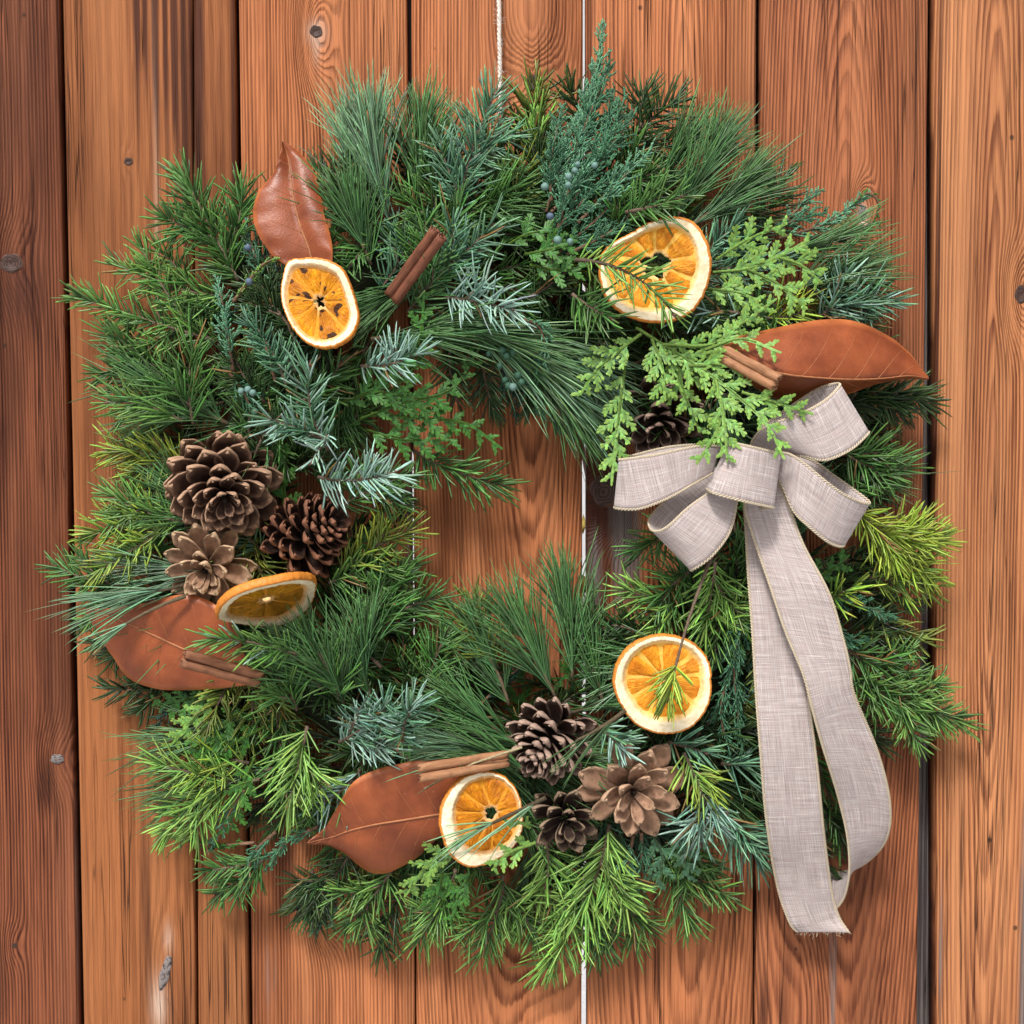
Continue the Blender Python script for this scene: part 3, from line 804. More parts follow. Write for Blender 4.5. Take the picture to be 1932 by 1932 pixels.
# sprigs that can be followed in the photograph: kind, base, tip, heights (mm), colour, options
H = [
 # upper left
 ('F', (450, 530), (350, 335), 40, 30, 'g', dict(nl=25, sides=2, dens=1900)), ('F', (440, 560), (222, 498), 34, 22, 'g', dict(nl=22, sides=2, tipc='l')),
 ('F', (420, 645), (148, 560), 38, 22, 'g', dict(nl=21, sides=2, tipc='l')), ('F', (560, 650), (468, 535), 56, 50, 'd', dict(nl=20)),
 ('F', (340, 700), (205, 620), 34, 26, 'g', dict(nl=22)), ('F', (365, 800), (363, 660), 50, 52, 'g', dict(nl=30, sides=1)),
 ('P', (430, 800), (200, 690), 44, 30, 'p', dict(nl=58)), ('F', (345, 795), (205, 760), 52, 44, 'g', dict(nl=25, sides=0, tipc='l')),
 ('F', (360, 880), (205, 850), 40, 26, 'o', dict(nl=25, tipc='y', sides=1)), ('F', (350, 985), (205, 930), 50, 34, 'g', dict(nl=25, tipc='l', sides=1)),
 ('F', (330, 1010), (165, 1010), 44, 26, 'l', dict(nl=24, tipc='y', sides=2)), ('F', (270, 1110), (108, 1068), 36, 24, 'g', dict(nl=20, sides=2)),
 ('P', (470, 1075), (205, 1045), 50, 34, 'q', dict(nl=64, n=90, spread=16)), ('F', (330, 1140), (160, 1170), 30, 18, 'd', dict(nl=20, sides=2)),
 ('F', (330, 1230), (180, 1215), 22, 16, 'd', dict(nl=20)), ('F', (360, 1300), (205, 1300), 24, 18, 'd', dict(nl=20, sides=2)),
 ('F', (500, 760), (430, 640), 52, 56, 'd', dict(nl=20)), ('F', (560, 760), (640, 690), 60, 58, 'g', dict(nl=20)),
 ('F', (480, 860), (560, 760), 54, 56, 'd', dict(nl=18)), ('F', (560, 700), (520, 660), 60, 60, 'b', dict(nl=18)),
 # silvery ones left of the opening
 ('F', (620, 850), (585, 690), 62, 74, 'b', dict(nl=24, silver=0.35, sides=1)), ('F', (600, 900), (745, 890), 66, 78, 's', dict(nl=24, silver=0.6, sides=1, spread=62, tipc='s')),
 ('F', (620, 820), (590, 868), 74, 80, 's', dict(nl=18, sides=0, spread=70, flat=0.2, tipc='s')), ('F', (680, 690), (785, 668), 66, 76, 'b', dict(nl=22, silver=0.6, sides=1)),
 ('F', (640, 960), (770, 900), 50, 46, 'g', dict(nl=23, sides=2)), ('F', (700, 880), (760, 960), 48, 36, 'd', dict(nl=22)), ('F', (780, 850), (945, 915), 36, 26, 'g', dict(nl=24, sides=0)),
 ('F', (640, 1080), (775, 1000), 50, 42, 'o', dict(nl=24, tipc='y', sides=1)), ('F', (620, 1100), (770, 1075), 50, 40, 'g', dict(nl=24, tipc='l', sides=1)),
 ('F', (700, 1200), (760, 1080), 50, 44, 'g', dict(nl=26, sides=1)), ('F', (720, 1190), (830, 1130), 46, 34, 'g', dict(nl=26, sides=1)),
 ('F', (540, 730), (470, 610), 58, 64, 'b', dict(nl=18)),
 # top
 ('P', (735, 420), (690, 170), 46, 40, 'q', dict(nl=74, n=170, spread=15)), ('P', (690, 420), (655, 195), 36, 30, 'q', dict(nl=66, n=110, spread=11)),
 ('P', (790, 400), (800, 175), 42, 36, 'p', dict(nl=62, n=170, spread=15)), ('P', (700, 500), (640, 330), 50, 46, 'p', dict(nl=60, n=150)),
 ('F', (670, 430), (645, 315), 40, 36, 'd', dict(nl=22)), ('F', (862, 400), (932, 180), 54, 44, 'b', dict(nl=25, dens=1500, sides=2, spread=62)), ('F', (800, 500), (870, 395), 60, 58, 'g', dict(nl=24, sides=1)),
 ('F', (840, 450), (830, 300), 44, 44, 'g', dict(nl=25, sides=1)), ('F', (1000, 330), (1008, 200), 36, 32, 'l', dict(nl=22, sides=1)), ('F', (1010, 260), (1015, 160), 30, 28, 'o', dict(nl=26, sides=0, w=1.8, dens=900)),
 ('F', (960, 400), (990, 300), 46, 44, 'o', dict(nl=25)), ('F', (900, 390), (985, 330), 48, 48, 'g', dict(nl=25)),
 ('F', (1160, 300), (1275, 190), 40, 30, 'd', dict(nl=25, sides=2)), ('F', (1110, 270), (1070, 170), 30, 26, 'd', dict(nl=23)), ('F', (1130, 350), (1250, 320), 48, 40, 'g', dict(nl=24, sides=2)), ('F', (1150, 440), (1240, 375), 62, 68, 'g', dict(nl=25, sides=1)),
 ('P', (1270, 420), (1385, 225), 40, 30, 'p', dict(nl=66, n=200, spread=16)), ('P', (1300, 430), (1450, 310), 42, 30, 'p', dict(nl=62, n=170, spread=15)), ('P', (1230, 380), (1330, 215), 36, 28, 'p', dict(nl=56, n=110, spread=18)),
 ('F', (1420, 420), (1470, 340), 30, 24, 'd', dict(nl=24)), ('P', (1440, 500), (1640, 430), 34, 24, 'p', dict(nl=60, n=90, spread=13)), ('P', (1480, 560), (1670, 500), 36, 26, 'p', dict(nl=62, n=120, spread=14)),
 ('F', (1540, 600), (1680, 570), 38, 28, 'b', dict(nl=24, silver=0.2, sides=2)), ('F', (1520, 540), (1655, 545), 34, 24, 'd', dict(nl=24, sides=2)), ('F', (1440, 600), (1510, 590), 48, 50, 'y', dict(nl=26, sides=0, dens=1000)), ('F', (1400, 592), (1275, 603), 60, 62, 'd', dict(nl=16, silver=0.3, sides=0, dens=900)),
 # centre top
 ('F', (840, 560), (968, 585), 70, 80, 's', dict(nl=25, silver=0.5, sides=1, tipc='s', spread=60)), ('F', (830, 520), (925, 430), 66, 70, 'b', dict(nl=25, sides=1)), ('F', (770, 590), (870, 500), 62, 66, 'p', dict(nl=26, sides=1)),
 ('P', (880, 610), (1150, 810), 52, 42, 'q', dict(nl=75, n=180, spread=12, start=0.1)), ('P', (830, 610), (1080, 690), 56, 50, 'p', dict(nl=78, n=170, spread=10)), ('P', (960, 640), (1130, 830), 44, 36, 'p', dict(nl=70, n=120, spread=12)),
 ('P', (1000, 620), (1180, 760), 48, 44, 'q', dict(nl=66, n=100, spread=13)), ('P', (700, 640), (900, 590), 60, 60, 'p', dict(nl=70, n=120, spread=12)), ('F', (1080, 600), (1140, 560), 60, 64, 'g', dict(nl=22)),
 ('F', (1085, 490), (1270, 592), 88, 98, 'l', dict(nl=23, sides=0, dens=900, w=1.35)), ('F', (1080, 555), (1150, 600), 78, 88, 'g', dict(nl=25, sides=0)), ('F', (1180, 400), (1285, 372), 78, 84, 'g', dict(nl=22, sides=0, dens=1000)), ('F', (1000, 560), (1060, 520), 50, 52, 'd', dict(nl=22)),
 ('F', (900, 650), (930, 770), 40, 34, 'd', dict(nl=22, sides=1)), ('F', (980, 640), (1000, 770), 38, 30, 'd', dict(nl=20, sides=1)), ('P', (1000, 640), (1090, 800), 40, 32, 'p', dict(nl=50, n=100, spread=20)), ('F', (850, 660), (860, 750), 46, 42, 'd', dict(nl=22)),
 # right
 ('F', (1585, 765), (1748, 758), 34, 24, 'd', dict(nl=25, sides=2, dens=2000)), ('F', (1590, 850), (1705, 885), 36, 26, 'g', dict(nl=26, sides=2)), ('F', (1600, 930), (1640, 860), 30, 26, 'g', dict(nl=24, sides=0)),
 ('F', (1610, 960), (1770, 1020), 50, 36, 'y', dict(nl=25, sides=2, dens=2000, tipc='y')), ('F', (1640, 1000), (1755, 1085), 46, 32, 'y', dict(nl=25, sides=1, tipc='y')), ('F', (1640, 1090), (1755, 1110), 36, 26, 'l', dict(nl=25, sides=1, tipc='y')),
 ('F', (1650, 1150), (1735, 1210), 34, 26, 'o', dict(nl=25, sides=0)), ('F', (1545, 1140), (1615, 1105), 56, 64, 'l', dict(nl=22, sides=0, spread=70, flat=0.2, tipc='y')), ('F', (1590, 1220), (1745, 1290), 40, 28, 'g', dict(nl=25, sides=2)),
 ('F', (1600, 1280), (1815, 1362), 38, 24, 'g', dict(nl=23, sides=2, tipc='l', dens=2000)), ('F', (1560, 1200), (1700, 1210), 34, 28, 'd', dict(nl=25)), ('F', (1560, 1330), (1660, 1400), 26, 18, 'd', dict(nl=24)), ('F', (1540, 1430), (1590, 1590), 26, 20, 'g', dict(nl=24)), ('F', (1520, 1480), (1560, 1640), 24, 18, 'd', dict(nl=22)),
 ('F', (1345, 1045), (1262, 1315), 84, 96, 'y', dict(nl=24, sides=0, t0=0.78, dens=2600, bow=0.03, tipc='y')), ('F', (1290, 1130), (1180, 1110), 50, 36, 'l', dict(nl=24, sides=1)), ('F', (1300, 1080), (1240, 1150), 52, 50, 'g', dict(nl=24)), ('F', (1350, 1060), (1330, 1190), 58, 60, 'l', dict(nl=25, sides=1)), ('F', (1400, 1100), (1350, 1240), 50, 56, 'g', dict(nl=24)), ('F', (1330, 990), (1200, 1040), 36, 26, 'g', dict(nl=22)),
 ('P', (1400, 1230), (1130, 1290), 46, 40, 'q', dict(nl=64, n=90, spread=16)), ('F', (1360, 1180), (1420, 1130), 56, 58, 'l', dict(nl=25)), ('F', (1230, 1210), (1130, 1180), 40, 32, 'd', dict(nl=24)),
 # bottom right
 ('F', (1345, 1480), (1322, 1590), 64, 62, 's', dict(nl=26, sides=2, silver=0.2, tipc='b', dens=1200, w=1.5)), ('F', (1370, 1530), (1440, 1620), 44, 26, 'b', dict(nl=27, sides=1, dens=1300, w=1.5)), ('F', (1290, 1420), (1325, 1500), 66, 70, 'l', dict(nl=24, tipc='y', sides=1)), ('F', (1360, 1440), (1430, 1440), 44, 36, 'b', dict(nl=24)),
 ('F', (1130, 1370), (1180, 1420), 74, 80, 'b', dict(nl=18, sides=1, silver=0.4)), ('F', (1260, 1400), (1330, 1420), 60, 62, 'b', dict(nl=20)), ('F', (1300, 1560), (1330, 1680), 40, 26, 'g', dict(nl=24)), ('F', (1250, 1600), (1300, 1750), 36, 22, 'g', dict(nl=24, tipc='l')), ('F', (1200, 1640), (1195, 1775), 36, 22, 'g', dict(nl=24, tipc='l', sides=2)),
 # bottom
 ('F', (1150, 1555), (1030, 1825), 56, 24, 'l', dict(nl=31, sides=2, sidelen=0.3, dens=1500, bow=-0.05, w=1.6)), ('F', (1030, 1590), (990, 1730), 50, 30, 'l', dict(nl=27, sides=1)), ('F', (950, 1650), (905, 1800), 40, 24, 'g', dict(nl=26, sides=2, tipc='l')), ('F', (860, 1640), (790, 1775), 40, 22, 'g', dict(nl=26, sides=2, tipc='l')), ('F', (740, 1640), (650, 1750), 36, 20, 'g', dict(nl=25, sides=2, tipc='l')), ('F', (660, 1610), (560, 1715), 34, 20, 'd', dict(nl=24, sides=2)), ('F', (1090, 1680), (1130, 1800), 32, 22, 'g', dict(nl=25)),
 ('F', (510, 1610), (408, 1690), 36, 22, 'g', dict(nl=20, sides=2)), ('F', (590, 1640), (600, 1740), 30, 20, 'd', dict(nl=24)), ('F', (680, 1450), (590, 1520), 50, 46, 'g', dict(nl=22, silver=0.55, sides=0)), ('F', (760, 1690), (720, 1790), 26, 18, 'd', dict(nl=24)),
 # lower left
 ('P', (520, 1390), (255, 1395), 44, 28, 'p', dict(nl=64, n=90, spread=16)), ('P', (520, 1450), (290, 1500), 44, 28, 'p', dict(nl=66, n=120, spread=17)), ('F', (580, 1370), (545, 1520), 62, 60, 'l', dict(nl=30, sides=1)), ('F', (490, 1470), (310, 1570), 46, 30, 'l', dict(nl=28, sides=2)), ('F', (470, 1440), (330, 1460), 46, 34, 'l', dict(nl=27, sides=1, tipc='y')), 
 ('F', (560, 1340), (500, 1260), 64, 72, 'g', dict(nl=26, sides=1)), ('F', (560, 1235), (400, 1205), 84, 92, 'g', dict(nl=21, silver=0.12, sides=0, tipc='l')), ('P', (650, 1330), (560, 1170), 66, 76, 'p', dict(nl=58, n=130, spread=22)), ('P', (700, 1320), (690, 1130), 60, 58, 'p', dict(nl=60, n=140, spread=20)), ('P', (610, 1300), (520, 1200), 66, 70, 'p', dict(nl=50, n=90, spread=22)), ('F', (640, 1320), (600, 1230), 68, 70, 'g', dict(nl=25)),
 ('F', (640, 1400), (725, 1340), 66, 76, 'b', dict(nl=22, silver=0.45, sides=2)), ('F', (700, 1430), (790, 1320), 64, 74, 'b', dict(nl=22, silver=0.4, sides=1)), ('F', (660, 1380), (680, 1340), 76, 84, 's', dict(nl=19, sides=0, spread=70, flat=0.15, tipc='b')), ('F', (760, 1400), (778, 1330), 76, 84, 'b', dict(nl=21, sides=0, spread=70, flat=0.15, silver=0.3)),
 ('P', (1010, 1420), (820, 1290), 56, 52, 'p', dict(nl=66, n=150, spread=15)), ('P', (1050, 1320), (930, 1110), 50, 40, 'p', dict(nl=66, n=150, spread=20)), ('P', (1080, 1280), (1060, 1055), 46, 34, 'p', dict(nl=66, n=140, spread=17)), ('P', (960, 1330), (870, 1140), 46, 34, 'p', dict(nl=60, n=120, spread=20)), ('P', (980, 1420), (800, 1390), 62, 62, 'q', dict(nl=70, n=110, spread=10)), ('F', (940, 1260), (895, 1140), 40, 32, 'o', dict(nl=24)), ('P', (1140, 1330), (1090, 1130), 44, 34, 'p', dict(nl=58, n=100, spread=17)),
 ('F', (800, 1300), (840, 1200), 46, 40, 'g', dict(nl=26)), ('F', (860, 1400), (820, 1330), 58, 56, 'd', dict(nl=24)), ('F', (720, 1260), (660, 1160), 56, 54, 'd', dict(nl=24)), ('P', (1000, 1460), (860, 1410), 66, 66, 'p', dict(nl=60, n=80, spread=12)),
 # strays over slices, cones and leaf
 ('P', (360, 1100), (138, 1138), 58, 66, 'q', dict(nl=84, n=40, spread=7)), ('P', (350, 1125), (190, 1200), 68, 74, 'q', dict(nl=60, n=15, spread=10)), ('P', (1030, 1505), (850, 1590), 98, 92, 'q', dict(nl=62, n=20, spread=9)), ('P', (1180, 1340), (1050, 1420), 100, 98, 'p', dict(nl=56, n=10, spread=20)),
]
hrng = np.random.default_rng(99)
for (k, b, t, h0, h1, col, opt) in H:
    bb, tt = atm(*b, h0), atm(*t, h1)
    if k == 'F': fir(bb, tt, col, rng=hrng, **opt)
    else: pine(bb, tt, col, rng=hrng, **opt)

CED = [  # cedar fronds: points (px, py, h), colour, branchlet length mm
 ([(1200, 618, 74), (1298, 680, 84), (1360, 722, 98), (1442, 795, 112), (1478, 862, 116)], 'c', 17), ([(1210, 630, 76), (1160, 668, 82), (1125, 700, 80), (1096, 742, 74)], 'c', 17),
 ([(1230, 640, 78), (1248, 690, 84), (1255, 752, 84)], 'c', 17), ([(1270, 660, 82), (1290, 740, 82), (1319, 812, 80)], 'c', 17), ([(1180, 690, 72), (1168, 780, 76), (1154, 912, 80)], 'c', 16),
 ([(1350, 715, 98), (1366, 790, 110), (1372, 868, 116)], 'c', 17), ([(1362, 790, 108), (1345, 830, 114), (1316, 872, 116)], 'c', 12), ([(1250, 650, 80), (1340, 650, 80), (1400, 610, 78), (1462, 566, 76)], 'c', 15),
 ([(1330, 660, 84), (1400, 640, 90), (1470, 664, 98)], 'c', 13), ([(1400, 740, 100), (1450, 755, 106), (1530, 780, 108)], 'c', 11), ([(1300, 690, 88), (1340, 690, 94), (1400, 690, 98)], 'c', 15),
 ([(1345, 514, 52), (1424, 503, 58), (1523, 455, 58)], 'c', 17), ([(1410, 508, 58), (1465, 535, 62), (1520, 580, 62)], 'c', 16), ([(1470, 486, 58), (1510, 500, 62), (1548, 532, 60)], 'c', 13), ([(1350, 490, 52), (1410, 452, 54), (1480, 424, 52)], 'c', 15), ([(1335, 545, 56), (1390, 552, 62), (1430, 566, 62)], 'c', 15), ([(1360, 520, 55), (1400, 570, 60), (1410, 610, 60)], 'c', 14),
 ([(680, 790, 56), (760, 760, 58), (850, 735, 54), (905, 655, 50)], 'k', 14), ([(700, 780, 54), (800, 790, 52), (880, 800, 46), (945, 845, 42)], 'k', 16), ([(690, 810, 50), (760, 830, 50), (860, 830, 44)], 'k', 18), ([(640, 760, 54), (720, 740, 60), (830, 770, 54)], 'k', 18), ([(740, 700, 58), (790, 640, 66), (800, 555, 70)], 'k', 15), ([(720, 760, 54), (780, 690, 60), (830, 640, 62)], 'k', 15),
 ([(430, 1305, 46), (380, 1340, 50), (318, 1412, 44)], 'c', 16), ([(470, 1330, 44), (420, 1370, 50), (350, 1460, 42)], 'k', 18), ([(500, 1370, 50), (430, 1410, 50), (380, 1450, 44)], 'k', 17), ([(480, 1430, 48), (450, 1500, 46), (430, 1570, 38)], 'k', 16), ([(430, 1300, 42), (350, 1320, 38), (290, 1330, 30)], 'k', 15),
 ([(890, 1610, 60), (820, 1620, 64), (765, 1690, 56)], 'c', 16), ([(840, 1620, 58), (830, 1670, 54), (815, 1720, 46)], 'k', 14), ([(900, 1640, 56), (870, 1680, 54), (850, 1740, 44)], 'k', 13), ([(1010, 1590, 86), (960, 1610, 92), (930, 1640, 88)], 'c', 13), ([(1000, 1562, 88), (980, 1552, 92), (955, 1556, 94)], 'c', 8),
 ([(1230, 1570, 56), (1250, 1620, 54), (1235, 1680, 46)], 'j', 15), ([(1280, 1570, 54), (1290, 1620, 50), (1300, 1660, 44)], 'j', 14), ([(990, 480, 62), (1040, 470, 68), (1085, 455, 68)], 'k', 15), ([(960, 460, 58), (1000, 440, 62), (1050, 435, 62)], 'k', 15), ([(1000, 500, 62), (1060, 510, 66), (1110, 500, 64)], 'k', 14), ([(1500, 1100, 46), (1560, 1080, 50), (1600, 1050, 46)], 'k', 14), ([(1420, 1120, 50), (1390, 1180, 54), (1380, 1230, 52)], 'k', 13),
]
crng = np.random.default_rng(5)
for pts, col, bl in CED:
    cedar(A3(*pts), col, blen=bl, rng=crng)

JUN = [
 ([(1050, 420, 60), (1090, 300, 62), (1120, 180, 52), (1136, 48, 36)], 'm', 17, 26), ([(1040, 400, 58), (1110, 330, 66), (1150, 230, 56)], 'j', 18, 30), ([(1060, 430, 62), (1110, 370, 70), (1180, 320, 66)], 'j', 17, 32), ([(1030, 400, 58), (1060, 300, 62), (1080, 230, 56)], 'm', 17, 30),
 ([(1060, 470, 62), (1130, 410, 68), (1160, 370, 66)], 'j', 15, 32), ([(1040, 500, 56), (1080, 450, 64), (1120, 460, 66)], 'j', 14, 34), ([(1090, 260, 50), (1120, 170, 48), (1150, 130, 42)], 'm', 14, 28),
 ([(440, 700, 60), (425, 600, 68), (410, 530, 64)], 'm', 14, 30), ([(440, 570, 60), (490, 505, 66), (523, 486, 66)], 'l', 7, 26), ([(500, 560, 46), (480, 480, 44), (462, 430, 34)], 'j', 12, 30), ([(430, 700, 54), (460, 740, 58), (480, 790, 56)], 'j', 14, 32), ([(520, 720, 58), (500, 650, 64), (470, 590, 64)], 'j', 14, 32),
 ([(1470, 450, 38), (1560, 420, 34), (1640, 365, 24)], 'm', 15, 28), ([(1470, 430, 36), (1510, 390, 32), (1552, 358, 24)], 'm', 13, 30), ([(1440, 440, 40), (1490, 420, 38), (1560, 400, 30)], 'j', 14, 30), ([(1590, 400, 30), (1635, 365, 28), (1658, 390, 26), (1637, 440, 22)], 'k', 4, 24),
 ([(950, 690, 46), (1000, 740, 42), (1062, 815, 32)], 'j', 16, 30), ([(940, 680, 46), (960, 730, 42), (975, 790, 32)], 't', 15, 32), ([(1010, 640, 56), (1020, 690, 58), (1010, 740, 50)], 'j', 13, 30), ([(980, 600, 60), (1020, 620, 66), (1030, 690, 64)], 'm', 10, 32),
 ([(1400, 1150, 52), (1385, 1260, 56), (1400, 1420, 48)], 'j', 18, 24), ([(1420, 1130, 52), (1395, 1200, 58), (1370, 1300, 52)], 'm', 15, 24), ([(1370, 1280, 52), (1360, 1350, 52), (1380, 1430, 44)], 'j', 15, 26), ([(1560, 1120, 48), (1620, 1140, 48), (1685, 1165, 38)], 'j', 16, 26), ([(1560, 1150, 46), (1590, 1200, 46), (1640, 1210, 38)], 'j', 15, 26),
 ([(460, 1490, 46), (430, 1540, 42), (398, 1600, 32)], 'm', 12, 28), ([(440, 1450, 46), (400, 1470, 42), (360, 1480, 34)], 'm', 13, 30), ([(520, 1570, 46), (480, 1610, 40), (460, 1680, 30)], 'j', 13, 28), ([(480, 1590, 36), (400, 1595, 30), (322, 1578, 20)], 'k', 9, 20), ([(600, 1560, 50), (540, 1590, 46), (500, 1640, 36)], 'j', 14, 28),
 ([(1060, 420, 62), (1130, 300, 64), (1160, 170, 52)], 'j', 20, 30), ([(1050, 350, 60), (1100, 250, 60), (1120, 130, 48)], 'm', 20, 30), ([(1050, 440, 64), (1080, 350, 70), (1150, 290, 68)], 'm', 17, 32), ([(1100, 300, 62), (1150, 260, 64), (1180, 180, 52)], 'j', 16, 32), ([(1040, 470, 60), (1060, 420, 68), (1100, 390, 70)], 'j', 16, 34),
 ([(1080, 380, 66), (1150, 280, 68), (1200, 210, 56)], 'j', 18, 32), ([(1090, 420, 68), (1160, 350, 72), (1230, 280, 62)], 'm', 17, 32), ([(1060, 330, 62), (1120, 200, 58), (1150, 110, 46)], 'j', 18, 28), ([(1040, 380, 60), (1040, 300, 64), (1060, 200, 54)], 'j', 17, 32), ([(1070, 480, 64), (1130, 450, 72), (1180, 420, 70)], 'j', 16, 34),
 ([(1195, 1575, 58), (1185, 1630, 54), (1170, 1695, 44)], 'm', 14, 24), ([(1210, 1570, 56), (1210, 1620, 52), (1200, 1680, 42)], 'j', 13, 24), ([(660, 1700, 30), (620, 1730, 24), (590, 1760, 18)], 'j', 12, 28), ([(400, 1240, 30), (330, 1330, 34), (270, 1390, 24)], 't', 12, 28),
]
jp = []
for pts, col, bl, sp in JUN:
    jp.append(juniper(A3(*pts), col, blen=bl, spread=sp, rng=crng))
PALE, GREEN, BLUE = (0.14, 0.25, 0.22), (0.045, 0.12, 0.075), (0.09, 0.13, 0.19)
for (px, py, h, c, j) in [(1090, 310, 78, PALE, 2), (1073, 333, 80, PALE, 2), (1072, 349, 80, PALE, 2), (1028, 352, 78, PALE, 1), (1122, 312, 76, PALE, 2), (1038, 408, 78, BLUE, 4), (1052, 453, 78, PALE, 5), (1076, 456, 76, PALE, 5), (1085, 322, 76, PALE, 2),
        (468, 467, 66, BLUE, 9), (470, 531, 78, BLUE, 9), (468, 735, 76, PALE, 10), (477, 741, 76, PALE, 10), (455, 738, 72, PALE, 10), (482, 777, 70, GREEN, 10),
        (943, 690, 62, GREEN, 16), (948, 661, 62, GREEN, 16), (956, 672, 62, GREEN, 16), (968, 664, 62, GREEN, 16), (977, 708, 62, GREEN, 16), (984, 721, 62, GREEN, 16), (960, 728, 60, GREEN, 16), (968, 730, 62, PALE, 16), (922, 668, 56, GREEN, 16), (953, 717, 58, GREEN, 17)]:
    berry(px, py, h, random.uniform(2.0, 2.5), c, jp[j])

acc = Acc()
Q = catmull(np.array(A3((985, 1410, 84), (930, 1428, 86), (870, 1450, 84), (800, 1488, 78))), 20)
V, q, t = tube_np(Q - WL, np.linspace(0.0009, 0.0004, 20), 5); acc.add(V, q, t, (0.42, 0.34, 0.20))
obj('dry_stem', acc.mesh('dry_stem', M_TWIG), wreath)

# ------------------------------------------------------------------ pine cones
def scale_mesh(name, dark, mid, tip, wid=0.62, thick=0.05, curl=0.16, tipthick=0.13, narrow=0.30, inner=0.62):
    nu, nv = 9, 7
    top, bot, ct, cb = [], [], [], []
    for i in range(nu):
        u = i / (nu - 1)
        ww = wid * 0.5 * (narrow + (1 - narrow) * min(1, (u / 0.68)) ** 0.9)
        if u > 0.68: ww *= math.sqrt(max(0.02, 1 - ((u - 0.68) / 0.34) ** 2))
        for j in range(nv):
            v = -1 + 2 * j / (nv - 1)
            x = u + 0.05 * (1 - v * v) * max(0, u - 0.75) * 4
            z = curl * u * u * 0.7 + 0.10 * v * v * ww / (wid * 0.5) * 0.8 - 0.03 * math.sin(3 * u)
            th = thick + tipthick * max(0, (u - 0.62) / 0.38) * (1 - 0.7 * v * v)
            if u > 0.97: th *= 0.55
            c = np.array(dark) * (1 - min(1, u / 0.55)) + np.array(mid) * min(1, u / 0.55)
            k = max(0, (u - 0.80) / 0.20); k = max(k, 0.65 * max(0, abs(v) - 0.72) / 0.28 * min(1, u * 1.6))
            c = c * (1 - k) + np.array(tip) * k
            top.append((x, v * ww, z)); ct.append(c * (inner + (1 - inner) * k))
            bz = -th
            bot.append((x - 0.02 * (u > 0.9), v * ww * 0.94, z + bz)); cb.append(c * 1.12)
    # umbo point
    V = np.array(top + bot); n = nu * nv
    q = list(grid_quads(nu, nv)) + [tuple(x) for x in (grid_quads(nu, nv)[:, ::-1] + n)]
    rim = [(i * nv) for i in range(nu)]; rim2 = [(i * nv + nv - 1) for i in range(nu)]
    for a, b in zip(rim[:-1], rim[1:]): q.append((a, b, b + n, a + n))
    for a, b in zip(rim2[:-1], rim2[1:]): q.append((b, a, a + n, b + n))
    for j in range(nv - 1):
        a, b = (nu - 1) * nv + j, (nu - 1) * nv + j + 1
        q.append((a, b, b + n, a + n)); q.append((j + 1, j, j + n, j + 1 + n))
    q = np.array([tuple(x) for x in q])[:, ::-1]
    # point at the tip
    pt = np.array([[1.055, 0, V[(nu - 1) * nv + nv // 2][2] + 0.04], [0.97, 0.045, 0.05 + curl * 0.6], [0.97, -0.045, 0.05 + curl * 0.6], [0.97, 0, curl * 0.6 - 0.10]])
    V = np.vstack([V, pt]); m = 2 * n
    t = [(m, m + 1, m + 2), (m, m + 3, m + 1), (m, m + 2, m + 3)]
    cc = np.vstack([np.array(ct + cb), np.tile(np.array(tip) * 0.9, (4, 1))])
    return mesh_np(name, V, q, t, M_CONE, cc)

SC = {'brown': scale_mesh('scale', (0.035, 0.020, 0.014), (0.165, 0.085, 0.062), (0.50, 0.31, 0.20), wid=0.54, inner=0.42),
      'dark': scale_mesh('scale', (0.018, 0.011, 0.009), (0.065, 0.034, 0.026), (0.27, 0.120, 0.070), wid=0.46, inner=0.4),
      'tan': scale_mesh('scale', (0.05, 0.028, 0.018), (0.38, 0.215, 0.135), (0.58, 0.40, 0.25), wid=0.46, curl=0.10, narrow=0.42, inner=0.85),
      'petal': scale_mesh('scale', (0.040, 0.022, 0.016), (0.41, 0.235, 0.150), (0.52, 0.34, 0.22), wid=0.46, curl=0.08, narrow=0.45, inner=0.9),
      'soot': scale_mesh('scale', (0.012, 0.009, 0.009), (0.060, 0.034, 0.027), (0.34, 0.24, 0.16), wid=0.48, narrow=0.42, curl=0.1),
      'grey': scale_mesh('scale', (0.022, 0.013, 0.011), (0.105, 0.058, 0.044), (0.46, 0.32, 0.25), wid=0.46, inner=0.42)}
